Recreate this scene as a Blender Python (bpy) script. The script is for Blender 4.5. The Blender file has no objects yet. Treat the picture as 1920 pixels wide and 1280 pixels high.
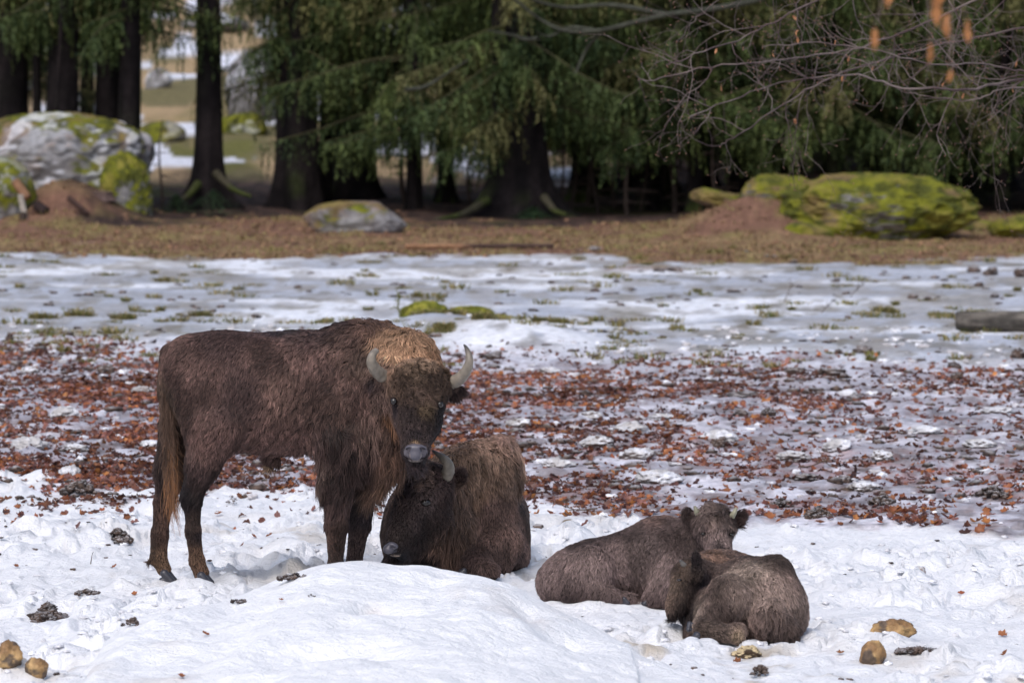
import bpy, math, random
import numpy as np
from mathutils import Vector, Matrix

random.seed(5); RNG = np.random.default_rng(11)
SC = bpy.context.scene
# ------------------------------------------------------------------ camera, light, exposure
CAM_H = 3.57; F = 10667.0; HOR = 7.0          # 200 mm lens, horizon near the top edge of the 1920x1280 frame
cd = bpy.data.cameras.new('camera'); cam = bpy.data.objects.new('camera', cd); SC.collection.objects.link(cam)
cam.location = (0, 0, CAM_H); cam.rotation_euler = (math.pi/2, 0, 0)
cd.lens = 200; cd.sensor_width = 36; cd.sensor_fit = 'HORIZONTAL'; cd.shift_y = -(640-HOR)/1920.0
cd.clip_start = 0.5; cd.clip_end = 3000
cd.dof.use_dof = True; cd.dof.focus_distance = 34.6; cd.dof.aperture_fstop = 4.6
SC.camera = cam
SC.view_settings.view_transform = 'Standard'; SC.view_settings.look = 'None'
SC.view_settings.gamma = 1.0; SC.view_settings.use_curve_mapping = False
SC.view_settings.exposure = 0.30
SC.cycles.use_denoising = True
SC.cycles.max_bounces = 6; SC.cycles.diffuse_bounces = 3; SC.cycles.glossy_bounces = 2; SC.cycles.transparent_max_bounces = 4
SC.render.hair_type = 'STRIP'

SUN_EL, SUN_ROT = math.radians(50), math.radians(200)
w = bpy.data.worlds.new('World'); SC.world = w; w.use_nodes = True
nt = w.node_tree; nt.nodes.clear()
sky = nt.nodes.new('ShaderNodeTexSky'); sky.sky_type = 'NISHITA'; sky.sun_disc = False
sky.sun_elevation = SUN_EL; sky.sun_rotation = SUN_ROT; sky.air_density = 1.0; sky.dust_density = 3.0; sky.ozone_density = 1.0
hsv = nt.nodes.new('ShaderNodeHueSaturation'); hsv.inputs['Saturation'].default_value = 0.88   # a closed cloud cover
bg = nt.nodes.new('ShaderNodeBackground'); bg.inputs['Strength'].default_value = 0.15
wo = nt.nodes.new('ShaderNodeOutputWorld')
nt.links.new(sky.outputs[0], hsv.inputs['Color']); nt.links.new(hsv.outputs[0], bg.inputs[0]); nt.links.new(bg.outputs[0], wo.inputs[0])
sl = bpy.data.lights.new('sun', 'SUN'); sl.energy = 1.1; sl.angle = math.radians(32); sl.color = (1.0, 0.96, 0.93)
so = bpy.data.objects.new('sun', sl); SC.collection.objects.link(so)
so.rotation_euler = (math.radians(90)-SUN_EL, 0, math.pi - SUN_ROT)

# ------------------------------------------------------------------ helpers
def sc_at(d): return F/d
def P(px, py, d): return np.array([(px-960)*d/F, d, CAM_H-(py-HOR)*d/F])
def dflat(py): return CAM_H*F/(py-HOR)

def tag(o, label=None, cat=None, group=None, kind=None):
    if label: o['label'] = label
    if cat: o['category'] = cat
    if group: o['group'] = group
    if kind: o['kind'] = kind
    return o
def empty(name, loc=(0, 0, 0), label=None, cat=None, group=None):
    o = bpy.data.objects.new(name, None); SC.collection.objects.link(o); o.location = loc
    o.empty_display_size = .2
    return tag(o, label, cat, group)

def make_mesh(name, V, Fc, mat, col=None, smooth=True, extra=None):
    """V (n,3), Fc (m,3) or (m,4) int arrays or a list of such arrays"""
    if not isinstance(Fc, list): Fc = [Fc]
    Fc = [np.asarray(f, dtype=np.int32) for f in Fc if len(f)]
    me = bpy.data.meshes.new(name)
    V = np.asarray(V, dtype=np.float32)
    me.vertices.add(len(V)); me.vertices.foreach_set('co', V.ravel())
    loops = np.concatenate([f.ravel() for f in Fc]); me.loops.add(len(loops)); me.loops.foreach_set('vertex_index', loops)
    sizes = np.concatenate([np.full(len(f), f.shape[1], dtype=np.int32) for f in Fc])
    starts = np.concatenate([[0], np.cumsum(sizes)[:-1]]).astype(np.int32)
    me.polygons.add(len(sizes)); me.polygons.foreach_set('loop_start', starts)
    me.polygons.foreach_set('use_smooth', np.full(len(sizes), smooth))
    me.update(calc_edges=True)
    if col is not None:
        c = np.asarray(col, dtype=np.float32)
        if c.shape[1] == 3: c = np.hstack([c, np.ones((len(c), 1), dtype=np.float32)])
        a = me.color_attributes.new('Col', 'FLOAT_COLOR', 'POINT'); a.data.foreach_set('color', c.ravel())
    if extra:
        for k, v in extra.items():
            a = me.attributes.new(k, 'FLOAT', 'POINT'); a.data.foreach_set('value', np.asarray(v, dtype=np.float32))
    if mat: me.materials.append(mat)
    return me
def link(name, me, parent=None, loc=None):
    o = bpy.data.objects.new(name, me); SC.collection.objects.link(o)
    if parent is not None: o.parent = parent
    if loc is not None: o.location = loc
    return o

# noise -------------------------------------------------------------
def _hash(ix, iy, iz, seed):
    h = (ix.astype(np.int64)*374761393 + iy.astype(np.int64)*668265263 + iz.astype(np.int64)*2147483647 + seed*974634777) & 0xffffffff
    h = ((h ^ (h >> 13))*1274126177) & 0xffffffff
    h = (h ^ (h >> 16)) & 0xffffffff
    h = (h*2246822519) & 0xffffffff
    return ((h ^ (h >> 15)) & 0xffffff)/float(0xffffff)
def vn2(x, y, seed=0):
    ix = np.floor(x); iy = np.floor(y); fx = x-ix; fy = y-iy
    fx = fx*fx*(3-2*fx); fy = fy*fy*(3-2*fy); z = np.zeros_like(ix)
    a = _hash(ix, iy, z, seed); b = _hash(ix+1, iy, z, seed); c = _hash(ix, iy+1, z, seed); d = _hash(ix+1, iy+1, z, seed)
    return (a+(b-a)*fx)*(1-fy)+(c+(d-c)*fx)*fy
def fbm2(x, y, seed=0, oct=4, gain=.5):
    s = 0; a = 1; t = 0
    for k in range(oct):
        s = s+a*vn2(x*2**k+k*17.3, y*2**k+k*9.1, seed+k); t += a; a *= gain
    return s/t
def vn3(p, seed=0):
    i = np.floor(p); f = p-i; f = f*f*(3-2*f); r = 0
    for dx in (0, 1):
        for dy in (0, 1):
            for dz in (0, 1):
                w_ = (f[:, 0] if dx else 1-f[:, 0])*(f[:, 1] if dy else 1-f[:, 1])*(f[:, 2] if dz else 1-f[:, 2])
                r = r+w_*_hash(i[:, 0]+dx, i[:, 1]+dy, i[:, 2]+dz, seed)
    return r
def fbm3(p, seed=0, oct=4, gain=.5):
    s = 0; a = 1; t = 0
    for k in range(oct):
        s = s+a*vn3(p*2**k+k*13.7, seed+k); t += a; a *= gain
    return s/t
def worley2(x, y, seed=0):
    ix = np.floor(x); iy = np.floor(y); best = np.full(x.shape, 9.0); cid = np.zeros(x.shape); z = np.zeros_like(ix)
    for dx in (-1, 0, 1):
        for dy in (-1, 0, 1):
            cx, cy = ix+dx, iy+dy
            qx = cx+_hash(cx, cy, z, seed); qy = cy+_hash(cx, cy, z+1, seed)
            d = np.hypot(x-qx, y-qy); m = d < best
            best = np.where(m, d, best); cid = np.where(m, _hash(cx, cy, z+2, seed), cid)
    return best, cid
ORD = ['first', 'second', 'third', 'fourth', 'fifth', 'sixth', 'seventh', 'eighth', 'ninth', 'tenth', 'eleventh', 'twelfth']
def ordinals(items, region, phrase):
    """labels that single out alike things: counted from the left inside a named region"""
    out = [None]*len(items); rg = {}
    for i, it in enumerate(items): rg.setdefault(region(it), []).append(i)
    for r, ids in rg.items():
        ids.sort(key=lambda i: items[i][0])
        for k, i in enumerate(ids): out[i] = phrase(items[i])+' '+r+(', %s from the left there' % ORD[k] if len(ids) > 1 else '')
    return out
def ss(a, b, x):
    t = np.clip((x-a)/(b-a), 0, 1); return t*t*(3-2*t)
def mix(a, b, t):
    t = np.asarray(t)[..., None] if np.ndim(t) else t
    return np.asarray(a)*(1-t)+np.asarray(b)*t

# materials -----------------------------------------------------------
def mat(name, color=None, rough=.8, attr=None, noise=None, bump=None, spec=.3, bright=1.0, rough_noise=None, trans=0, sss=0):
    """color constant or vertex attribute; noise=(scale,amount) multiplies it; bump=(scale,strength,distance)"""
    m = bpy.data.materials.new(name); m.use_nodes = True; n = m.node_tree.nodes; L = m.node_tree.links
    b = n['Principled BSDF']; b.inputs['Roughness'].default_value = rough; b.inputs['Specular IOR Level'].default_value = spec
    if sss:
        b.inputs['Subsurface Weight'].default_value = sss; b.inputs['Subsurface Radius'].default_value = (.02, .022, .028); b.inputs['Subsurface Scale'].default_value = 1
    src = None
    if attr:
        a = n.new('ShaderNodeAttribute'); a.attribute_name = attr; src = a.outputs['Color']
    else:
        a = n.new('ShaderNodeRGB'); a.outputs[0].default_value = (*color, 1); src = a.outputs[0]
    tc = n.new('ShaderNodeTexCoord')
    if noise:
        t = n.new('ShaderNodeTexNoise'); t.inputs['Scale'].default_value = noise[0]; t.inputs['Detail'].default_value = 5; t.inputs['Roughness'].default_value = .65
        L.new(tc.outputs['Object'], t.inputs['Vector'])
        r = n.new('ShaderNodeMapRange'); r.inputs['From Min'].default_value = .3; r.inputs['From Max'].default_value = .7
        r.inputs['To Min'].default_value = 1-noise[1]; r.inputs['To Max'].default_value = 1+noise[1]
        L.new(t.outputs[0], r.inputs[0])
        v = n.new('ShaderNodeVectorMath'); v.operation = 'SCALE'; L.new(src, v.inputs[0]); L.new(r.outputs[0], v.inputs['Scale']); src = v.outputs[0]
    L.new(src, b.inputs['Base Color'])
    if rough_noise:
        t = n.new('ShaderNodeTexNoise'); t.inputs['Scale'].default_value = rough_noise[0]; L.new(tc.outputs['Object'], t.inputs['Vector'])
        r = n.new('ShaderNodeMapRange'); r.inputs['From Min'].default_value = .35; r.inputs['From Max'].default_value = .65
        r.inputs['To Min'].default_value = rough_noise[1]; r.inputs['To Max'].default_value = rough_noise[2]
        L.new(t.outputs[0], r.inputs[0]); L.new(r.outputs[0], b.inputs['Roughness'])
    if bump:
        t = n.new('ShaderNodeTexNoise'); t.inputs['Scale'].default_value = bump[0]; t.inputs['Detail'].default_value = 6; t.inputs['Roughness'].default_value = .65
        L.new(tc.outputs['Object'], t.inputs['Vector'])
        bp = n.new('ShaderNodeBump'); bp.inputs['Strength'].default_value = bump[1]; bp.inputs['Distance'].default_value = bump[2]
        L.new(t.outputs[0], bp.inputs['Height']); L.new(bp.outputs[0], b.inputs['Normal'])
    if trans:
        tr = n.new('ShaderNodeBsdfTranslucent'); L.new(src, tr.inputs[0]); mx = n.new('ShaderNodeMixShader'); mx.inputs[0].default_value = trans
        L.new(b.outputs[0], mx.inputs[1]); L.new(tr.outputs[0], mx.inputs[2]); L.new(mx.outputs[0], n['Material Output'].inputs[0])
    return m

M_snow = mat('snow', attr='Col', rough=.75, noise=(6, .05), bump=(20, 1.0, .03), spec=.25)
M_ground = mat('ground', attr='Col', rough=.6, noise=(11, .3), bump=(14, .9, .025), rough_noise=(1.3, .35, .8), spec=.35)
M_soil = mat('soil', attr='Col', rough=.95, noise=(8, .3), bump=(9, .8, .04), spec=.1)
M_rock = mat('rock', attr='Col', rough=.9, noise=(7, .3), bump=(12, .8, .03), spec=.2)
M_stone = mat('stone', attr='Col', rough=.55, noise=(30, .35), bump=(45, .6, .006), spec=.35)
M_bark = mat('bark', attr='Col', rough=.95, noise=(9, .35), bump=(16, 1, .03), spec=.1)
M_leafmat = mat('dead_leaf', attr='Col', rough=.5, noise=(40, .25), spec=.4, trans=.15)
M_needle = mat('spruce_needles', attr='Col', rough=.7, noise=(1.2, .35), spec=.25, trans=.12)
M_twig = mat('twig', attr='Col', rough=.8, noise=(20, .2), spec=.2)
M_grass = mat('grass', attr='Col', rough=.7, spec=.2, trans=.15)
M_moss = mat('moss', attr='Col', rough=1, noise=(14, .35), bump=(30, 1, .03), spec=.05)
# ------------------------------------------------------------------ ground
def bump_g(x, y, cx, cy, rx, ry, h, p=1.0):
    return h*np.exp(-(((x-cx)/rx)**2+((y-cy)/ry)**2)**p)
def zones(x, y):
    """soft masks over the ground plane from the world position"""
    u = x/y*F            # horizontal angle, in the units of the photograph
    n1 = fbm2(x*.5, y*.35, 31, 4)-.5; n2 = fbm2(x*2.2, y*1.4, 37, 4)-.5
    n3 = fbm2(x*.22, y*.16, 39, 3)-.5
    q = HOR+CAM_H*F/y+n1*95*(40/y)+n2*60*(40/y)+n3*70*(45/y)
    b1 = np.interp(u, [-960, -300, 0, 300, 600, 960], [925, 925, 935, 962, 990, 1000])
    b2 = np.interp(u, [-960, -500, 0, 400, 960], [628, 640, 648, 668, 680])
    b3 = np.interp(u, [-960, -300, 300, 960], [468, 486, 498, 490])
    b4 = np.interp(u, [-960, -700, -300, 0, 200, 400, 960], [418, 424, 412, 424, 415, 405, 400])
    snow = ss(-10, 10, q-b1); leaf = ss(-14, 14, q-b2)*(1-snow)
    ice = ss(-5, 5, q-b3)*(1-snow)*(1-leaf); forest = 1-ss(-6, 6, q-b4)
    grass = np.clip(1-snow-leaf-ice-forest, 0, 1)
    return snow, leaf, ice, grass, forest
HB = [  # gentle rises: px, py (flat), radius x, radius y, height
    (1425, 440, 1.15, 2.4, .58), (1640, 430, 2.2, 2.2, .12), (130, 411, 1.0, 2.6, .72), (880, 625, .75, 1.8, .14), (975, 640, .55, 1.3, .14), (790, 618, .4, 1.2, .10)]
def height(x, y, detail=True):
    snow, leaf, ice, grass, forest = zones(x, y)
    z = (fbm2(x*.25, y*.2, 3, 3)-.5)*.10
    for px, py, rx, ry, h in HB:
        d = dflat(py); z = z+bump_g(x, y, (px-960)*d/F, d, rx, ry, h)
    z = z+np.where(y > 112, (y-112)**1.22*.033, 0)*1.0 + np.where(y > 112, (fbm2(x*.12, y*.12, 77, 3)-.5)*ss(112, 140, y)*1.4, 0)
    z = z+forest*(fbm2(x*.6, y*.6, 8, 4)-.5)*.25*ss(94, 98, y)
    z = z+snow*.03
    if detail:
        wv, cid = worley2(x*3.2+fbm2(x*4, y*4, 5, 2)*.8, y*2.6, 4)
        w2, c2 = worley2(x*8.5, y*7+fbm2(x*5, y*5, 6, 2), 14)
        lump = ((1-np.clip(wv, 0, 1))**1.5)*.045*(.4+cid)+(1-np.clip(w2, 0, 1)**2)*.017*(c2 > .45)
        holes = -.05*np.exp(-(worley2(x*1.4, y*1.2, 24)[0]/.22)**2)
        rough = (fbm2(x*1.5, y*1.3, 9, 5)-.5)*.11+(fbm2(x*9, y*7, 19, 3)-.5)*.022
        trod = ss(.40, .58, fbm2(x*.7, y*.5, 41, 3)); print_w, pc = worley2(x*2.1+.5, y*1.7+.3, 26); print_ = -.055*ss(.30, .16, print_w)*(pc > .35)*trod+.02*np.exp(-((print_w-.34)/.07)**2)*(pc > .35)*trod
        z = z+snow*(print_+lump*(.6+1.3*trod)+holes*(.5+1.2*trod)+rough*1.25-.052)
        lw, lc = worley2(x*2.6, y*2.0, 44)
        z = z+leaf*((fbm2(x*2.4, y*2.4, 51, 4)-.5)*.075+np.exp(-(lw/.25)**2)*.035*(lc > .5)+(fbm2(x*12, y*10, 52, 2)-.5)*.02)
        z = z+ice*((fbm2(x*2, y*1.2, 61, 4)-.5)*.05+(fbm2(x*7, y*5, 62, 2)-.5)*.015)
        z = z+grass*(fbm2(x*3, y*2, 63, 4)-.5)*.08
    return z
def leaf_patch(x, y):
    return ss(.40, .62, fbm2(x*1.1, y*.55, 301, 4))
def ground_colour(x, y):
    snow, leaf, ice, grass, forest = zones(x, y)
    LD = leaf_patch
    f1 = fbm2(x*1.3, y*.8, 101, 5); f2 = fbm2(x*6, y*3.6, 102, 4); f3 = fbm2(x*18, y*10, 103, 2)
    cs = mix((.83, .84, .875), (.60, .575, .56), np.clip(ss(.60, .74, fbm2(x*.9, y*.8, 104, 5))*.6+ss(.72, .84, f2)*.3, 0, 1))
    # yellowish trodden snow low in the picture, right
    dq = bump_g(x, y, 1.55, 30.3, 1.3, .9, 1)+bump_g(x, y, -2.7, 30.2, .5, .5, 1)+1.3*bump_g(x, y, 1.0, 31.2, .5, .5, 1.0)+.9*bump_g(x, y, -.6, 35.6, 1.3, .8, 1)+.8*bump_g(x, y, -1.3, 38.5, 1.2, 1.0, 1)
    cs = mix(cs, (.50, .44, .37), np.clip(dq, 0, 1)*ss(.45, .7, fbm2(x*3, y*3, 106, 5)))
    slush = mix((.43, .415, .47), (.215, .165, .155), ss(.46, .64, f2)*.7+ss(.5, .7, f3)*.2)
    slush = mix(slush, (.70, .69, .76), ss(.53, .66, fbm2(x*3.1, y*1.3, 107, 5))*.85)
    slush = mix(slush, (.30, .15, .14), ss(.5, .62, fbm2(x*9, y*5, 120, 3))*.6*np.clip(LD(x, y)+.15, 0, 1))
    slush = mix(slush, (.09, .065, .06), ss(.62, .72, fbm2(x*7+5, y*4, 121, 3))*.7)
    far_white = ss(.45, .6, f1+(y-55)*.03)*ss(50, 58, y)
    slush = mix(slush, (.70, .71, .78), far_white*.75*ss(.35, .6, f2+.1))
    ic = mix((.46, .485, .555), (.80, .82, .88), ss(.44, .6, fbm2(x*.45, y*.5, 108, 5)))
    ic = mix(ic, (.33, .335, .36), ss(.55, .68, fbm2(x*.25+9, y*.75, 109, 4))*.75)
    ic = mix(ic, (.23, .195, .14), ss(.60, .70, fbm2(x*1.6, y*.6, 110, 5)+.05*ss(63, 58, y))*.6)
    ic = mix(ic, (.33, .31, .30), ss(.52, .66, fbm2(x*2.6, y*.8, 122, 5))*.6); ic = mix(ic, (.17, .14, .09), ss(.62, .70, fbm2(x*3.5, y*1.2, 123, 4))*.6)
    ic = mix(ic, (.30, .27, .19), bump_g(x, y, -5.2, 60, 4.2, 3.2, .8)*ss(.45, .62, f2)*.8)
    gr = mix((.26, .175, .095), (.21, .115, .08), ss(.42, .6, fbm2(x*.8, y*.5, 111, 4)+.14*ss(86, 92, y)-.05))
    gr = mix(gr, (.24, .21, .075), ss(.52, .66, fbm2(x*1.5, y*.6, 112, 4))*.6)
    gr = gr*(.62+.5*f3[..., None])
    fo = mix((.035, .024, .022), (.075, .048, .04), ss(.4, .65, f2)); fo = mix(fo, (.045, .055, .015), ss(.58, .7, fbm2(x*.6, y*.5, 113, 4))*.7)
    hill = mix((.36, .26, .15), (.15, .13, .065), ss(.45, .62, fbm2(x*.7, y*.35, 114, 4)))
    hill = mix(hill, (.12, .125, .03), ss(.60, .70, fbm2(x*.45, y*.25, 115, 4))*.7*ss(160, 120, y))
    hs = ss(.57, .60, fbm2(x*.6, y*.28, 116, 5)+.06*ss(150, 170, y)-.05*ss(135, 145, y)*ss(165, 150, y)+.05*ss(128, 116, y))
    hill = mix(hill, (.66, .68, .76), hs)
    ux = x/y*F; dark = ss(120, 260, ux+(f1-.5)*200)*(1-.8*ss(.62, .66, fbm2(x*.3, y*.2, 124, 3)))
    hill = mix(hill, fo*1.2, dark)  # right side mixed to dark forest floor, with forest shade painted in
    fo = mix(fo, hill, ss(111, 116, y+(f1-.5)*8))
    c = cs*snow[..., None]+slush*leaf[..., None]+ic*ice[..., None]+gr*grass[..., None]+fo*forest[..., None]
    # white snow on the small rise behind the standing animal
    d = dflat(640); rs = bump_g(x, y, (960-960)*d/F+.05, d-.6, .85, 1.2, 1.6)*ss(.40, .5, f1+.08)
    c = mix(c, (.84, .85, .9), np.clip(rs, 0, 1)*(1-snow))
    return c

def build_ground():
    pys = np.concatenate([np.arange(1500, 1300, -12), np.arange(1300, 300, -2.6)])
    ds = CAM_H*F/(pys-HOR)
    ds = np.concatenate([np.linspace(8, ds[0]-1, 14), ds, ds[-1]+np.cumsum(np.linspace(.8, 3, 60)), [300, 400, 600, 900, 1500]])
    us = np.concatenate([[-9000, -6000, -4000, -2800, -2000, -1600], np.arange(-1300, 1300.1, 3.6), [1600, 2000, 2800, 4000, 6000, 9000]])
    U, D = np.meshgrid(us, ds); X = U*D/F; Y = D.copy()
    nr, nc = X.shape
    x, y = X.ravel(), Y.ravel()
    Z = height(x, y); C = ground_colour(x, y)
    zs = np.stack(zones(x, y), 1)
    hillm = (y > 113); zid = np.argmax(zs, 1); zid[hillm] = 5
    i = np.arange(nr*nc).reshape(nr, nc)
    quads = np.stack([i[:-1, :-1].ravel(), i[:-1, 1:].ravel(), i[1:, 1:].ravel(), i[1:, :-1].ravel()], 1)
    qz = zid[quads[:, 0]]
    V = np.stack([x, y, Z], 1)
    # one set of normals for the whole sheet, so the areas meet without a seam
    G = V.reshape(nr, nc, 3); du = np.gradient(G, axis=1); dv = np.gradient(G, axis=0); N = np.cross(du, dv).reshape(-1, 3)
    N /= np.linalg.norm(N, axis=1, keepdims=True)
    names = [('snow_field', 'trodden lumpy white snow around the resting bison'), ('slushy_ground', 'wet icy slush strewn with red brown leaves'),
             ('ice_sheet', 'flat grey and white ice with grassy patches in the middle distance'), ('grass_strip', 'tan strip of dead grass and needles before the forest'),
             ('forest_floor', 'dark needle covered forest floor under the spruces'), ('hillside', 'tan hillside with snow patches beyond the trees')]
    for k, (nm, lb) in enumerate(names):
        q = quads[qz == k]; used = np.unique(q); remap = np.full(len(V), -1, dtype=np.int32); remap[used] = np.arange(len(used))
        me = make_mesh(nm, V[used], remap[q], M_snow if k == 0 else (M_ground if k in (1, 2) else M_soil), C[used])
        me.normals_split_custom_set_from_vertices(N[used].tolist())
        tag(link(nm, me), lb if k != 5 else 'tan grassy hillside with snow patches beyond the trees', kind='structure')
    return

def bank():
    sp = [(60, 1330), (130, 1280), (230, 1182), (330, 1150), (430, 1130), (520, 1088), (600, 1062), (680, 1052), (760, 1062), (860, 1078), (950, 1100), (1050, 1150), (1100, 1178), (1200, 1225), (1320, 1275), (1400, 1320)]
    us = np.arange(20, 1440, 2.6); pyr = np.interp(us, [p[0] for p in sp], [p[1] for p in sp])
    pyr = np.convolve(np.pad(pyr, 12, mode='edge'), np.ones(25)/25, 'valid')
    dr = 32.4-3.0*np.clip(np.abs(us-690)/640, 0, 1)**2
    zr = CAM_H-(pyr-HOR)*dr/F
    xr = (us-960)*dr/F
    t = np.concatenate([np.linspace(1, 0, 60)[:-1]*.75, -np.linspace(0, 1, 300)**1.15*6.0])   # metres behind (+) or before (-) the ridge
    T, Uu = np.meshgrid(t, us, indexing='ij'); XR = np.broadcast_to(xr, T.shape); ZR = np.broadcast_to(zr, T.shape); DR = np.broadcast_to(dr, T.shape)
    Y = DR+T; X = XR+0*T
    back = np.clip(T/.75, 0, 1); front = np.clip(-T/6.0, 0, 1)
    x, y = X.ravel(), Y.ravel()
    g = height(x, y, False).reshape(X.shape)
    prof = np.where(T > 0, 1-ss(0, 1, back), 1-front**1.35*.75)
    lift = (ZR-g+.02)*prof-.10*ss(.75, 1, back)
    lift = np.where(ZR-g < .06, lift-.04, lift)
    edge = ss(20, 120, Uu)*ss(1440, 1330, Uu)
    det = (fbm2(x*1.1, y*.9, 201, 4)-.5)*.17+(fbm2(x*5, y*4, 202, 4)-.5)*.045+(fbm2(x*16, y*13, 212, 3)-.5)*.012-.05*np.exp(-(worley2(x*1.7, y*1.1, 203)[0]/.2)**2)
    wv, cid = worley2(x*5, y*4, 205); lumps = (1-np.clip(wv, 0, 1)**1.5)*.03*ss(.45, .65, fbm2(x*.9, y*.9, 207, 3)+.25*ss(-1.7, -2.6, x))
    det = (det+lumps).reshape(X.shape)*np.where(np.abs(T) < .5, .35+.65*np.abs(T)/.5, 1)
    # a melted pocket with dirt, and a few dimples
    def pk(px, d, rx, ry, h): return -h*np.exp(-(((X-(px-960)*d/F)/rx)**2+((Y-d)/ry)**2))
    det = det+pk(705, 30.6, .10, .22, .15)+pk(640, 29.2, .30, .3, .13)+pk(560, 29.0, .25, .3, .08)+pk(900, 29.6, .2, .3, .05)+pk(820, 31.2, .08, .25, .04)+pk(985, 30.9, .07, .3, .05)+pk(1060, 30.4, .2, .4, .05)
    Z = g+lift*edge+det-.12*(1-edge)
    C = mix((.85, .86, .89), (.66, .63, .62), ss(.6, .75, fbm2(x*1.2, y*.8, 206, 5))*.55+ss(-1.9, -3.0, x+fbm2(x*2, y*2, 208, 3)-.5)*.35*ss(.4, .6, fbm2(x*4, y*4, 209, 3)))
    pkm = np.exp(-(((x-(700-960)*30.6/F)/.05)**2+((y-30.65)/.2)**2)); C = mix(C, (.38, .30, .24), np.clip(pkm, 0, 1)*.8)
    nr, nc = X.shape; i = np.arange(nr*nc).reshape(nr, nc)
    quads = np.stack([i[:-1, :-1].ravel(), i[1:, :-1].ravel(), i[1:, 1:].ravel(), i[:-1, 1:].ravel()], 1)
    V = np.stack([x, y, Z.ravel()], 1)
    tag(link('snow_bank', make_mesh('snow_bank', V, quads, M_snow, C)), 'big smooth bank of white snow rising in the foreground before the bison', kind='structure')
    return V.reshape(nr, nc, 3), us, t
build_ground()
BANK, BU, BT = bank()
def hz(x, y):
    return float(height(np.array([float(x)]), np.array([float(y)]))[0])
def bankz(px, py):
    """point where the sight line through px, py meets the bank's front slope"""
    j = int(np.argmin(np.abs(BU-px)))
    col = BANK[59:, j]; pp = HOR+(CAM_H-col[:, 2])*F/col[:, 1]
    k = int(np.argmin(np.abs(pp-py))); return col[k]
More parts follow.
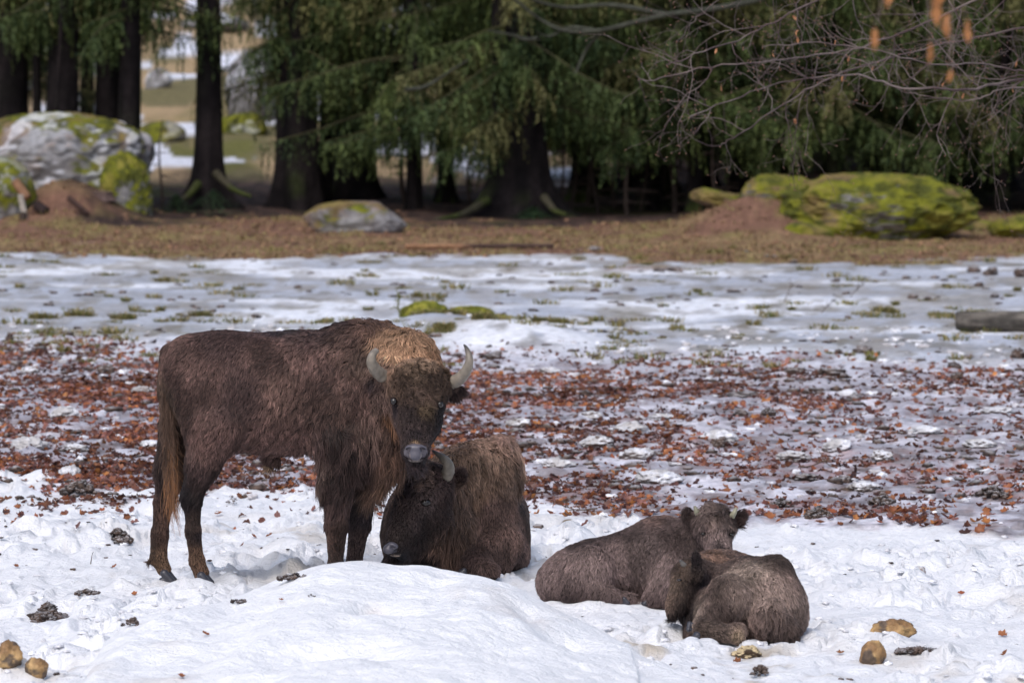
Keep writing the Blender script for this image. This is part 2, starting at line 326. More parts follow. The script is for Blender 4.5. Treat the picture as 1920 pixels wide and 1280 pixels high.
# ------------------------------------------------------------------ implicit bodies
def rot_m(yaw=0, roll=0, pitch=0):
    return np.array(Matrix.Rotation(math.radians(yaw), 3, 'Z') @ Matrix.Rotation(math.radians(-roll), 3, 'Y') @ Matrix.Rotation(math.radians(pitch), 3, 'X'))
def surface(prims, vox, noise=0, seed=0):
    """prims: ('e', c, r, rot, k) | ('c', a, ra, b, rb, k) | ('s', c, r, rot, k) carve;  all metres"""
    lo = np.full(3, 9e9); hi = -lo
    for p in prims:
        if p[0] == 's': continue
        if p[0] == 'e': c, r = p[1], max(p[2]); lo = np.minimum(lo, c-r); hi = np.maximum(hi, c+r)
        else:
            for c, r in ((p[1], p[2]), (p[3], p[4])): lo = np.minimum(lo, c-r); hi = np.maximum(hi, c+r)
    lo = lo-3*vox; hi = hi+3*vox; n = np.ceil((hi-lo)/vox).astype(int)+1
    f = np.full(n, 1.0, dtype=np.float32)
    ax = [lo[i]+vox*np.arange(n[i]) for i in range(3)]
    for p in prims:
        k = p[-1]; pad = k+4*vox
        if p[0] in 'es': c = p[1]; r = max(p[2]); b0 = c-r-pad; b1 = c+r+pad
        else: b0 = np.minimum(p[1]-p[2], p[3]-p[4])-pad; b1 = np.maximum(p[1]+p[2], p[3]+p[4])+pad
        i0 = np.clip(np.floor((b0-lo)/vox).astype(int), 0, n-1); i1 = np.clip(np.ceil((b1-lo)/vox).astype(int)+1, 1, n)
        sl_ = tuple(slice(a, b) for a, b in zip(i0, i1))
        X, Y, Z = np.meshgrid(*[ax[i][i0[i]:i1[i]] for i in range(3)], indexing='ij')
        if p[0] in 'es':
            q = np.stack([X-c[0], Y-c[1], Z-c[2]], -1)
            if p[3] is not None: q = q @ p[3]
            r = np.array(p[2]); k0 = np.linalg.norm(q/r, axis=-1); k1 = np.linalg.norm(q/(r*r), axis=-1)+1e-9
            d = k0*(k0-1)/k1
        else:
            a, ra, b, rb = p[1:5]; ba = b-a; L2 = ba@ba
            h = np.clip(((X-a[0])*ba[0]+(Y-a[1])*ba[1]+(Z-a[2])*ba[2])/L2, 0, 1)
            d = np.sqrt((X-a[0]-h*ba[0])**2+(Y-a[1]-h*ba[1])**2+(Z-a[2]-h*ba[2])**2)-(ra+(rb-ra)*h)
        g = f[sl_]
        if p[0] == 's':
            d = -d; h = np.clip(.5-.5*(g-d)/k, 0, 1); f[sl_] = g*(1-h)+d*h+k*h*(1-h)
        else:
            h = np.clip(.5+.5*(g-d)/k, 0, 1); f[sl_] = g*(1-h)+d*h-k*h*(1-h)
    if noise:
        X, Y, Z = np.meshgrid(*ax, indexing='ij'); near = np.abs(f) < .05
        pts = np.stack([X[near], Y[near], Z[near]], 1)
        f[near] += ((fbm3(pts*9, seed, 3)-.5)*noise*2).astype(np.float32)
    # surface nets
    s = f < 0
    c = np.zeros(np.array(f.shape)-1, dtype=np.int8)
    for dx in (0, 1):
        for dy in (0, 1):
            for dz in (0, 1):
                c += s[dx:s.shape[0]-1+dx, dy:s.shape[1]-1+dy, dz:s.shape[2]-1+dz]
    act = (c > 0) & (c < 8); idx = np.full(c.shape, -1, dtype=np.int32); cells = np.argwhere(act); idx[act] = np.arange(len(cells))
    acc = np.zeros((len(cells), 3)); cnt = np.zeros(len(cells))
    corners = [(a, b, d) for a in (0, 1) for b in (0, 1) for d in (0, 1)]
    for a in corners:
        for ax_ in range(3):
            if a[ax_]: continue
            b = list(a); b[ax_] = 1
            ia = cells+a; ib = cells+b
            fa = f[ia[:, 0], ia[:, 1], ia[:, 2]]; fb = f[ib[:, 0], ib[:, 1], ib[:, 2]]; m = (fa < 0) != (fb < 0)
            t = np.where(m, fa/np.where(m, fa-fb, 1), 0)
            pos = np.tile(np.array(a, float), (len(cells), 1)); pos[:, ax_] = t
            acc[m] += pos[m]; cnt[m] += 1
    V = lo+(cells+acc/cnt[:, None])*vox
    quads = []
    for ax_ in range(3):
        o1, o2 = [(1, 2), (2, 0), (0, 1)][ax_]
        sa = [slice(None)]*3; sb = [slice(None)]*3; sa[ax_] = slice(0, -1); sb[ax_] = slice(1, None)
        A, B = s[tuple(sa)], s[tuple(sb)]; ed = np.argwhere(A != B)
        ed = ed[(ed[:, o1] > 0) & (ed[:, o2] > 0) & (ed[:, o1] < s.shape[o1]-1) & (ed[:, o2] < s.shape[o2]-1)]
        flip = A[ed[:, 0], ed[:, 1], ed[:, 2]]
        def cell(d1, d2):
            e = ed.copy(); e[:, o1] -= d1; e[:, o2] -= d2; return idx[e[:, 0], e[:, 1], e[:, 2]]
        q = np.stack([cell(1, 1), cell(0, 1), cell(0, 0), cell(1, 0)], 1)
        q[~flip] = q[~flip][:, ::-1]; quads.append(q)
    Q = np.concatenate(quads); Q = Q[(Q >= 0).all(1)]
    # keep the largest connected part (no stray crumbs)
    return V, Q

def smooth_mesh(V, Q, it=2):
    e = np.concatenate([Q[:, [0, 1]], Q[:, [1, 2]], Q[:, [2, 3]], Q[:, [3, 0]]])
    for _ in range(it):
        acc = np.zeros_like(V); cnt = np.zeros(len(V))
        for a, b in ((0, 1), (1, 0)):
            for j in range(3): acc[:, j] += np.bincount(e[:, a], V[e[:, b], j], len(V))
            cnt += np.bincount(e[:, a], minlength=len(V))
        V = V*.5+.5*acc/np.maximum(cnt, 1)[:, None]
    return V
def vnormals(V, Q):
    fn = np.cross(V[Q[:, 2]]-V[Q[:, 0]], V[Q[:, 3]]-V[Q[:, 1]]); N = np.zeros_like(V)
    for k in range(4):
        for j in range(3): N[:, j] += np.bincount(Q[:, k], fn[:, j], len(V))
    return N/(np.linalg.norm(N, axis=1, keepdims=True)+1e-12)

def key_fields(pts, keys):
    """inverse-distance blend of the coat keys: colour(3), length, flow(3), curl, lift"""
    kp = np.array([k[0] for k in keys]); val = np.array([list(k[1])+[k[2]]+list(k[3])+[k[4], k[5]] for k in keys])
    kw = np.array([k[6] for k in keys])
    out = np.zeros((len(pts), val.shape[1])); ws = np.zeros(len(pts))
    for p, v, w0 in zip(kp, val, kw):
        d2 = ((pts-p)**2).sum(1)/(w0*w0); ww = 1/(d2+.0008)**2.5
        out += ww[:, None]*v; ws += ww
    return out/ws[:, None]

def fur(name, V, Q, keys, n, parent, seed, bare=(), npt=5, rad=.0016, clump=.035, clump_amt=.75, rough=.6, ground=None, far=.4):
    rng = np.random.default_rng(seed)
    T = np.concatenate([Q[:, [0, 1, 2]], Q[:, [0, 2, 3]]]); a, b, c = V[T[:, 0]], V[T[:, 1]], V[T[:, 2]]
    cr = np.cross(b-a, c-a); area = np.linalg.norm(cr, axis=1); fnm = cr/(area[:, None]+1e-12)
    wgt = area*np.where(fnm[:, 1] > .25, far, 1.0)
    cen = (a+b+c)/3
    L = key_fields(cen, keys)[:, 3]
    wgt = wgt*np.clip(.05/np.maximum(L, .012), .7, 2.2)
    for (bc, br) in bare: wgt = np.where((((cen-bc)/br)**2).sum(1) < 1, 0, wgt)
    if ground is not None: wgt = np.where(cen[:, 2] < ground, 0, wgt)
    t = rng.choice(len(T), n, p=wgt/wgt.sum())
    u, v = rng.random(n), rng.random(n); m = u+v > 1; u[m] = 1-u[m]; v[m] = 1-v[m]
    R0 = a[t]+u[:, None]*(b[t]-a[t])+v[:, None]*(c[t]-a[t])
    VN = vnormals(V, Q); N = VN[T[t, 0]]*(1-u-v)[:, None]+VN[T[t, 1]]*u[:, None]+VN[T[t, 2]]*v[:, None]; N /= np.linalg.norm(N, axis=1, keepdims=True)
    K = key_fields(R0, keys); col = K[:, :3]; L = K[:, 3]; flow = K[:, 4:7]; curl = K[:, 7]; lift = K[:, 8]
    # clumps: warped cells
    wp = R0+(np.stack([vn3(R0*14, seed+q) for q in (1, 2, 3)], 1)-.5)*clump*1.3
    cs = clump*np.clip(L/.05, .6, 1.8); cs = np.round(cs/clump*2)/2*clump; cs = np.maximum(cs, clump*.5)
    ci = np.floor(wp/cs[:, None]).astype(np.int64)
    hid = (ci[:, 0]*73856093 ^ ci[:, 1]*19349663 ^ ci[:, 2]*83492791 ^ (cs*1e4).astype(np.int64)*7919)
    _, inv = np.unique(hid, return_inverse=True); nc = inv.max()+1; cnt = np.bincount(inv, minlength=nc)
    cen = np.stack([np.bincount(inv, R0[:, j], nc)/cnt for j in range(3)], 1)
    nj = rng.normal(0, 1, (nc, 3)); lj = rng.uniform(.6, 1.3, nc); cj = np.exp(rng.normal(-.03, .2, nc)); ph = rng.uniform(0, 6.28, nc)
    # directions
    big = (np.stack([vn3(R0*5, seed+q) for q in (11, 12, 13)], 1)-.5)*.9
    d = flow+big*.8+nj[inv]*(.22+.5*curl[:, None])*.6+rng.normal(0, .16, (n, 3))
    d = d-(d*N).sum(1, keepdims=True)*N; d /= np.linalg.norm(d, axis=1, keepdims=True)+1e-9
    side = np.cross(N, d)
    ln = L*lj[inv]*rng.uniform(.65, 1.2, n); lf = np.clip(lift+rng.normal(0, .08, n), .06, 1.2)
    s = np.linspace(0, 1, npt)
    pos = np.zeros((n, npt, 3)); grav = np.array([0, 0, -1.0])
    pull = cen[inv]-R0; pull = pull-(pull*N).sum(1, keepdims=True)*N; pl_ = np.linalg.norm(pull, axis=1, keepdims=True); pull = np.where(pl_ > clump*1.6, 0, pull)
    for k in range(npt):
        sk = s[k]
        along = (d*np.cos(lf*(1-.55*sk))[:, None]+N*np.sin(lf*(1-.55*sk))[:, None])
        g = (grav*(.5*np.clip(ln/.09, 0, 1.3))[:, None])*sk**1.6
        p = R0+ln[:, None]*sk*(along+g*.8)
        amp = curl*ln*.28*np.sin(sk*2.2)
        p = p+side*(amp*np.sin(sk*7+ph[inv]))[:, None]+N*(amp*.5*np.cos(sk*7+ph[inv]))[:, None]
        # pull towards the clump's axis
        p = p+pull*(clump_amt*sk**1.3)
        pos[:, k] = p
    if ground is not None:
        pos[:, :, 2] = np.maximum(pos[:, :, 2], ground-.03)
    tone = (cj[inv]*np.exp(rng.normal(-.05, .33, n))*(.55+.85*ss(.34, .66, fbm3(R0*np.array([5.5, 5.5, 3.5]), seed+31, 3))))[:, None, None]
    grade = (.32+1.08*s)[None, :, None]  # lighter tips as in fur, plus shade between strands painted into the roots
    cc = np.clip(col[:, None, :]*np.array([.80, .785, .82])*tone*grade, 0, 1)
    hc = bpy.data.hair_curves.new(name); hc.add_curves([npt]*n)
    hc.attributes['position'].data.foreach_set('vector', pos.astype(np.float32).ravel())
    ra = hc.attributes.get('radius') or hc.attributes.new('radius', 'FLOAT', 'POINT')
    rr = (rad*rng.uniform(.7, 1.3, n)*np.clip(L/.045, .6, 1.3))[:, None]*np.array([1, .95, .8, .55, .12] if npt == 5 else np.linspace(1, .12, npt))[None]
    ra.data.foreach_set('value', rr.astype(np.float32).ravel())
    ca = hc.attributes.new('Col', 'FLOAT_COLOR', 'POINT')
    ca.data.foreach_set('color', np.concatenate([cc, np.ones((n, npt, 1))], 2).astype(np.float32).ravel())
    hc.materials.append(M_fur)
    o = bpy.data.objects.new(name, hc); SC.collection.objects.link(o); o.parent = parent
    return o
def tube(path, radii, seg=12, cap=True):
    """ring mesh along a path, rings kept upright by parallel transport"""
    path = np.asarray(path, float); n = len(path); tg = np.gradient(path, axis=0); tg /= np.linalg.norm(tg, axis=1, keepdims=True)+1e-12
    ref = np.array([0, 0, 1.0]) if abs(tg[0][2]) < .9 else np.array([1.0, 0, 0])
    u = np.cross(tg[0], ref); u /= np.linalg.norm(u); V = []
    an = np.arange(seg)/seg*2*math.pi
    for i in range(n):
        u = u-(u@tg[i])*tg[i]; u /= np.linalg.norm(u); v = np.cross(tg[i], u)
        r = radii[i]
        V.append(path[i]+r*(np.cos(an)[:, None]*u+np.sin(an)[:, None]*v))
    V = np.concatenate(V); k = np.arange(seg); k2 = (k+1) % seg
    Fq = np.concatenate([np.stack([i*seg+k, i*seg+k2, (i+1)*seg+k2, (i+1)*seg+k], 1) for i in range(n-1)])
    tris = np.zeros((0, 3), int)
    if cap:
        V = np.vstack([V, path[0], path[-1]]); c0, c1 = len(V)-2, len(V)-1
        tris = np.concatenate([np.stack([np.full(seg, c0), k2, k], 1), np.stack([np.full(seg, c1), (n-1)*seg+k, (n-1)*seg+k2], 1)])
    return V, Fq, tris
def spline(pts, n):
    pts = np.asarray(pts, float); m = len(pts); out = []
    for t in np.linspace(0, m-1-1e-6, n):
        i = int(t); f = t-i; p0 = pts[max(i-1, 0)]; p1 = pts[i]; p2 = pts[min(i+1, m-1)]; p3 = pts[min(i+2, m-1)]
        out.append(.5*((2*p1)+(-p0+p2)*f+(2*p0-5*p1+4*p2-p3)*f*f+(-p0+3*p1-3*p2+p3)*f**3))
    return np.array(out)
M_fur = mat('fur', attr='Col', rough=.5, spec=.22)
M_skin = mat('fur_base', attr='Col', rough=.9, noise=(60, .3), bump=(80, .8, .006), spec=.15)
M_horn = mat('horn', attr='Col', rough=.42, noise=(25, .18), bump=(60, .5, .003), spec=.45)
M_eye = mat('eye', color=(.012, .009, .008), rough=.06, spec=.6)
M_nose = mat('nose_skin', attr='Col', rough=.38, noise=(90, .15), bump=(160, .6, .002), spec=.5)
M_hoof = mat('hoof', color=(.035, .035, .045), rough=.35, noise=(30, .3), bump=(50, .5, .003), spec=.5)

def horn(pts, radii, parent, base_col=(.21, .18, .145), tip_col=(.035, .03, .03)):
    n = 40; path = spline(pts, n); rr = np.interp(np.linspace(0, 1, n), np.linspace(0, 1, len(radii)), radii)
    s = np.linspace(0, 1, n); rr = rr*(1+.05*np.sin(s*70)*(s < .6)*(1-s))
    V, q, t = tube(path, rr, 18)
    sv = np.concatenate([np.repeat(s, 18), [0, 1]]); C = mix(base_col, tip_col, ss(.62, 1.0, sv)); C = C*(.55+.9*fbm3(V*np.array([45, 45, 25]), 5, 4))[:, None]; V = V+(fbm3(V*70, 6, 2)-.5)[:, None]*.003
    link('horn', make_mesh('horn', V, [q, t], M_horn, C), parent)
def ball(name, c, r, material, parent, seg=20, squash=(1, 1, 1)):
    th = np.linspace(0, math.pi, seg//2+1); ph = np.linspace(0, 2*math.pi, seg, endpoint=False)
    T_, P_ = np.meshgrid(th, ph, indexing='ij'); V = np.stack([np.sin(T_)*np.cos(P_), np.sin(T_)*np.sin(P_), np.cos(T_)], -1).reshape(-1, 3)*np.array(squash)*r+c
    i = np.arange(len(V)).reshape(len(th), seg); j = np.roll(i, -1, 1)
    q = np.stack([i[:-1].ravel(), i[1:].ravel(), j[1:].ravel(), j[:-1].ravel()], 1)
    return link(name, make_mesh(name, V, q, material), parent)
def hoof(c, r, toe, parent, h=.07):
    r = r*.86
    """cloven hoof: two claws side by side; toe = horizontal direction"""
    c = np.asarray(c, float); toe = np.asarray(toe, float); toe = toe/np.linalg.norm(toe); lat = np.array([-toe[1], toe[0], 0])
    pr = []
    for s_ in (-1, 1):
        b = c+lat*s_*r*.5
        pr.append(('c', b+np.array([0, 0, h*.75])-toe*r*.1, r*.50, b+toe*r*.75+np.array([0, 0, h*.26]), r*.40, .006))
        pr.append(('c', b+np.array([0, 0, h*.25])-toe*r*.35, r*.45, b+toe*r*.8+np.array([0, 0, h*.24]), r*.40, .006))
    V, Q = surface(pr, .006); V[:, 2] = np.maximum(V[:, 2], c[2])
    link('hoof', make_mesh('hoof', V, Q, M_hoof), parent)

def animal(name, label, d0, prims, keys, nfur, seed, vox=.0125, bare=(), gz=None, cat='bison', frad=.0018, clump=.03, noise=.006, camt=.68):
    """prims and keys are given as photo column, photo row, depth offset from d0 (m); sizes in photo pixels at that depth"""
    def pt(q): return P(q[0], q[1], d0+q[2])
    S = d0/F; pr = []
    for p in prims:
        if p[0] in 'es':
            c = pt(p[1]); r = np.array(p[2])*S; R_ = rot_m(*p[3]) if p[3] else None; pr.append((p[0], c, r, R_, (p[4] if len(p) > 4 else 14)*S))
        else:
            pr.append(('c', pt(p[1]), p[2]*S, pt(p[3]), p[4]*S, (p[5] if len(p) > 5 else 14)*S))
    V, Q = surface(pr, vox, noise, seed); V = smooth_mesh(V, Q, 2)
    kk = [(pt(k[0]), k[1], k[2], k[3], k[4], k[5], (k[6] if len(k) > 6 else 1.0)) for k in keys]
    root = empty(name, tuple(P(*[prims[0][1][0], 0, 0][:1], 100, d0)*np.array([1, 1, 0])), label, cat)
    root.location = (0, 0, 0)
    c = pt(prims[0][1]); root.location = (c[0], c[1], 0.0); off = np.array([c[0], c[1], 0.0])
    body_c = key_fields(V, kk)[:, :3]*.2  # skin under the coat darkened to paint in the shade between strands
    for (bc, br, bcol) in bare:
        m = (((V-pt(bc))/(np.array(br)*S))**2).sum(1) < 1.25; body_c[m] = bcol
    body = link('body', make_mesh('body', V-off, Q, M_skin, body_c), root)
    bb = [(pt(b[0]), np.array(b[1])*S) for b in bare]
    bb = [(b[0]-off, b[1]) for b in bb]
    kk = [(k[0]-off,)+k[1:] for k in kk]
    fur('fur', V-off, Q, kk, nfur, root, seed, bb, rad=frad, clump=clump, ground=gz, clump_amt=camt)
    return root, off, pt
# ------------------------------------------------------------------ the four animals
DK = (.066, .041, .036); BR = (.13, .078, .064); BR2 = (.17, .104, .082); TAN = (.54, .335, .20); BLK = (.032, .023, .024); FACE = (.06, .042, .038)
DN = (-.55, 0, -1); BK = (-.75, 0, -.65)

def bull():
    d0 = 35.05; bz = 0.0
    pr = [
     ('e', (384, 720, 0), (76, 70, 88), None, 30), ('e', (350, 690, 0), (44, 52, 60), None, 24),
     ('e', (470, 730, 0), (125, 78, 102), None, 30), ('e', (565, 732, 0), (140, 90, 112), None, 30),
     ('e', (660, 745, -.02), (90, 84, 130), None, 30), ('e', (690, 668, -.02), (95, 46, 62), None, 26), ('e', (420, 655, 0), (60, 34, 32), None, 24),
     ('e', (735, 735, -.1), (72, 62, 95), None, 26), ('e', (768, 682, -.10), (52, 50, 60), None, 22),
     ('c', (715, 700, -.05), 60, (778, 740, -.24), 52, 24),
     ('e', (722, 825, -.13), (42, 36, 72), None, 26), ('e', (688, 865, -.05), (46, 48, 46), None, 26),
     ('e', (505, 785, 0), (105, 66, 60), None, 26), ('e', (430, 800, 0), (40, 60, 44), None, 22),
     # near foreleg, far foreleg
     ('e', (642, 795, -.235), (60, 26, 92), (0, 8, 0), 26),
     ('c', (640, 830, -.2), 44, (632, 905, -.2), 27, 22), ('c', (632, 905, -.2), 27, (631, 985, -.2), 17, 16),
     ('c', (631, 985, -.2), 20, (629, 1058, -.2), 13.5, 10), ('c', (629, 1058, -.2), 14.5, (630, 1084, -.21), 17, 8),
     ('c', (668, 830, .12), 45, (677, 905, .12), 28, 22), ('c', (677, 905, .12), 28, (673, 985, .1), 19, 14),
     ('c', (673, 985, .1), 19, (664, 1056, .1), 13, 10), ('c', (664, 1056, .1), 14, (665, 1080, .1), 16, 8),
     # hind legs
     ('e', (396, 770, -.17), (62, 34, 84), (0, 10, 0), 26), ('c', (402, 805, -.18), 47, (380, 868, -.17), 31, 22),
     ('c', (380, 868, -.17), 30, (360, 932, -.16), 18, 16), ('c', (349, 928, -.155), 9, (362, 905, -.16), 14, 10), ('c', (360, 934, -.16), 17, (362, 995, -.15), 12.5, 10),
     ('c', (362, 995, -.15), 14, (369, 1050, -.13), 13, 8), ('c', (369, 1050, -.13), 13, (378, 1074, -.13), 14, 8),
     ('e', (352, 800, .17), (52, 34, 78), None, 26), ('c', (352, 810, .17), 46, (322, 880, .17), 34, 22),
     ('c', (322, 880, .17), 28, (307, 942, .17), 18, 16), ('c', (307, 942, .17), 18, (299, 1000, .17), 14.5, 10),
     ('c', (299, 1000, .17), 17, (297, 1046, .17), 15, 8), ('c', (297, 1046, .17), 13, (307, 1066, .17), 14, 8), ('c', (285, 1052, .17), 6, (297, 1046, .17), 10, 6),
     # tail dock
     ('c', (318, 662, 0), 16, (307, 730, -.02), 11, 12), ('c', (307, 730, -.02), 11, (318, 850, -.03), 9, 8),
     ('e', (509, 862, 0), (17, 14, 14), None, 14),
     # head
     ('e', (785, 722, -.38), (57, 46, 46), None, 16), ('e', (785, 752, -.42), (47, 38, 36), None, 14), ('e', (781, 800, -.47), (32, 30, 40), None, 14),
     ('c', (784, 770, -.44), 34, (779, 838, -.52), 23, 14), ('e', (762, 778, -.37), (24, 40, 40), None, 14), ('e', (808, 780, -.38), (22, 40, 40), None, 14),
     ('c', (785, 800, -.32), 36, (779, 858, -.47), 17, 14), ('e', (779, 846, -.545), (27, 16, 18), None, 8),
     ('e', (779, 866, -.52), (17, 14, 9), None, 5),
     ('c', (735, 708, -.36), 17, (724, 706, -.36), 14, 6), ('c', (832, 716, -.36), 17, (843, 717, -.36), 14, 6),
     ('e', (703, 722, -.31), (23, 7, 12), (-10, -35, 0), 6), ('e', (853, 737, -.31), (21, 7, 12), (10, 15, 0), 6),
     ('s', (738, 752, -.56), (11, 16, 8), None, 4), ('s', (825, 757, -.555), (9, 16, 8), None, 4),
     ('s', (764, 844, -.62), (6, 9, 5), (0, 35, 0), 2), ('s', (795, 844, -.62), (6, 9, 5), (0, -35, 0), 2),
    ]
    ky = [
     ((330, 680, -.15), BR, .028, BK, .15, .3), ((420, 635, -.1), DK, .03, BK, .2, .35), ((380, 720, -.25), BR, .03, DN, .25, .3), ((450, 740, -.25), DK, .032, DN, .25, .3),
     ((500, 650, -.2), BR, .035, BK, .3, .35), ((540, 740, -.3), BR2, .042, DN, .45, .35), ((600, 700, -.3), BR, .045, DN, .45, .35), ((560, 820, -.25), BR, .05, DN, .5, .35),
     ((500, 850, -.1), BR, .05, DN, .4, .4), ((510, 880, 0), (.5, .35, .22), .11, (0, 0, -1), .1, .05, .3), ((505, 862, -.03), DK, .035, DN, .2, .3, .45), ((480, 852, -.1), BR, .045, DN, .3, .3, .9), ((530, 830, -.2), BR, .045, DN, .4, .3), ((600, 615, -.1), DK, .05, BK, .3, .55), ((530, 618, 0), BLK, .05, BK, .2, .5), ((470, 622, 0), DK, .035, BK, .2, .4),
     ((660, 640, -.15), BR2, .055, BK, .4, .5), ((700, 608, -.05), (.2, .12, .09), .07, (-.3, 0, .2), .4, .9), ((640, 606, -.02), DK, .065, (-.6, 0, .1), .3, .8),
     ((735, 640, -.2), TAN, .07, (-.1, -.1, -.6), .5, .7), ((780, 640, -.2), TAN, .06, (.3, -.1, -.5), .6, .6, .8), ((812, 672, -.2), (.36, .21, .12), .06, (.4, 0, -.6), .4, .6), ((700, 680, -.25), (.16, .105, .08), .055, DN, .45, .4),
     ((680, 740, -.3), BR, .055, DN, .55, .35), ((640, 760, -.3), BR2, .05, DN, .45, .35), ((700, 800, -.3), (.10, .065, .052), .075, DN, .4, .3), ((732, 785, -.30), (.27, .14, .075), .08, (-.1, 0, -1), .25, .2, .45), ((715, 745, -.3), (.13, .085, .068), .06, DN, .5, .35, .8),
     ((745, 850, -.25), (.13, .075, .052), .085, (0, 0, -1), .3, .15, .8), ((700, 890, -.15), (.12, .074, .052), .15, (0, 0, -1), .3, .15), ((735, 900, -.12), (.14, .082, .052), .12, (0, 0, -1), .3, .15, .8), ((670, 870, -.28), DK, .10, (0, 0, -1), .35, .2),
     ((620, 820, -.28), DK, .08, (-.2, 0, -1), .4, .35), ((605, 870, -.22), (.11, .075, .06), .085, (-.35, 0, -1), .3, .4), ((640, 900, -.25), DK, .075, DN, .4, .3), ((610, 960, -.2), DK, .05, (-.5, 0, -1), .2, .4), ((632, 1000, -.22), (.075, .045, .035), .022, (0, 0, -1), .1, .2), ((630, 1060, -.22), (.08, .05, .04), .02, (0, 0, -1), .1, .2),
     ((675, 940, .05), BLK, .06, DN, .2, .3), ((670, 1020, .1), (.05, .032, .028), .022, (0, 0, -1), .1, .2),
     ((400, 830, -.25), BR, .035, DN, .3, .3), ((370, 900, -.25), DK, .035, DN, .25, .3), ((345, 925, -.2), BLK, .04, (-.5, 0, -1), .1, .3), ((365, 980, -.2), (.07, .045, .036), .02, (0, 0, -1), .1, .2), ((372, 1060, -.18), (.16, .095, .06), .016, (.2, 0, -1), .2, .3), ((375, 1000, -.2), BLK, .02, (0, 0, -1), .1, .2, .5),
     ((320, 880, .1), DK, .03, DN, .2, .3), ((300, 990, .1), (.1, .06, .045), .02, (0, 0, -1), .1, .2), ((303, 1065, .1), (.19, .12, .075), .016, (.2, 0, -1), .2, .3), ((279, 1054, .17), (.12, .08, .06), .05, (-1, 0, -.5), .1, .3, .4),
     ((305, 740, -.05), (.1, .065, .045), .04, (0, 0, -1), .1, .1), ((318, 840, -.05), (.09, .055, .04), .08, (0, 0, -1), .2, .1, .7),
     # head
     ((784, 693, -.45), (.22, .15, .10), .045, (0, -.6, -.6), .9, .8, .7), ((752, 715, -.5), (.13, .085, .06), .035, (-.3, -.3, -1), 1, .8, .6), ((815, 718, -.5), (.12, .08, .058), .035, (.3, -.3, -1), 1, .8, .6), ((783, 738, -.53), (.15, .10, .075), .035, (0, -.2, -1), 1.1, .8, .6),
     ((795, 765, -.55), (.20, .14, .085), .032, (.1, 0, -1), 1, .8, .4), ((772, 772, -.55), FACE, .03, (-.1, 0, -1), .9, .7, .5), ((783, 790, -.57), FACE, .03, (0, 0, -1), .9, .6, .5), ((782, 812, -.58), BLK, .016, (0, 0, -1), .3, .4, .5), ((795, 815, -.56), FACE, .012, (.1, 0, -1), .2, .3, .4),
     ((740, 765, -.45), BLK, .010, (-.3, 0, -1), .1, .2, .5), ((826, 772, -.45), BLK, .010, (.3, 0, -1), .1, .2, .5), ((750, 800, -.42), FACE, .014, (-.3, 0, -1), .1, .2, .5), ((818, 800, -.42), BLK, .012, (.3, 0, -1), .1, .2, .5),
     ((779, 828, -.6), (.3, .2, .12), .010, (0, 0, -1), .1, .3, .22), ((760, 852, -.56), BLK, .012, (-.3, 0, -1), .1, .2, .35), ((800, 852, -.56), BLK, .012, (.3, 0, -1), .1, .2, .35), ((779, 873, -.5), BLK, .075, (0, 0, -1), .2, .1, .5), ((768, 870, -.44), BLK, .09, (-.05, 0, -1), .2, .1, .6),
     ((700, 722, -.35), BLK, .045, (-.6, 0, -.8), .3, .5, .5), ((855, 740, -.35), DK, .045, (.5, 0, -.9), .3, .5, .5), ((722, 704, -.36), (.16, .11, .08), .018, (-1, 0, 0), .3, .3, .25), ((843, 714, -.36), (.16, .11, .08), .018, (1, 0, 0), .3, .3, .25),
    ]
    bare = [((779, 846, -.585), (22, 22, 13.5), (.11, .10, .115)), ((779, 862, -.57), (13, 16, 4), (.2, .17, .16))]
    root, off, pt = animal('bison', 'large brown bison standing on the snow with its horned head turned to the viewer', d0, pr, ky, 150000, 3, bare=bare, gz=.03)
    S = d0/F
    h1 = [pt(q)-off for q in [(742, 712, -.36), (724, 708, -.37), (708, 697, -.42), (697, 681, -.47), (698, 666, -.48), (706, 657, -.45)]]
    horn(h1, [r*S for r in (13.5, 13, 12, 10, 7.5, 5.5)], root, tip_col=(.2, .17, .14))
    h2 = [pt(q)-off for q in [(828, 722, -.36), (843, 718, -.37), (860, 711, -.41), (874, 695, -.45), (880, 676, -.46), (877, 658, -.43), (870, 646, -.38)]]
    horn(h2, [r*S for r in (13.5, 13, 12, 10, 7.5, 5, 1.2)], root)
    ball('eye', pt((738.5, 752, -.505))-off, 7.2*S, M_eye, root); ball('eye', pt((824.5, 757.5, -.50))-off, 6.8*S, M_eye, root)
    # nose pad with two nostrils
    np_ = [('e', pt((779, 840, -.595))-off, np.array([19, 9, 8])*S, None, 6*S), ('e', pt((779, 853, -.60))-off, np.array([11.5, 8, 10])*S, None, 6*S),
           ('s', pt((765, 843, -.62))-off, np.array([6.5, 10, 4])*S, rot_m(0, 35), 2*S), ('s', pt((793, 843, -.62))-off, np.array([6.5, 10, 4])*S, rot_m(0, -35), 2*S)]
    V, Q = surface(np_, .0035); zc = V[:, 2]; xx = np.abs(V[:, 0]-(pt((779, 0, -.6))-off)[0])
    C = mix((.085, .08, .10), (.26, .21, .19), ss(.025, .04, xx)*ss(pt((0, 845, -.6))[2], pt((0, 856, -.6))[2], zc))
    for q_ in ((764, 843), (794, 843)): C = mix(C, (.01, .008, .01), np.exp(-((((V-(pt((q_[0], q_[1], -.6))-off))*[1, .3, 1.5])**2).sum(1)/(5.5*S)**2)**2))
    link('nose', make_mesh('nose', V, Q, M_nose, C), root)
    for px, py, dd in ((381, 0, -.16), (312, 0, .15), (631, 0, -.21), (666, 0, .10)):
        d = d0+dd; x = (px-960)*d/F; z = hz(x, d) if px < 500 else 0.0
        hoof(np.array([x, d, max(z-.02, -.03)])-off, 18.5*S, (1, -.25, 0), root, .095)
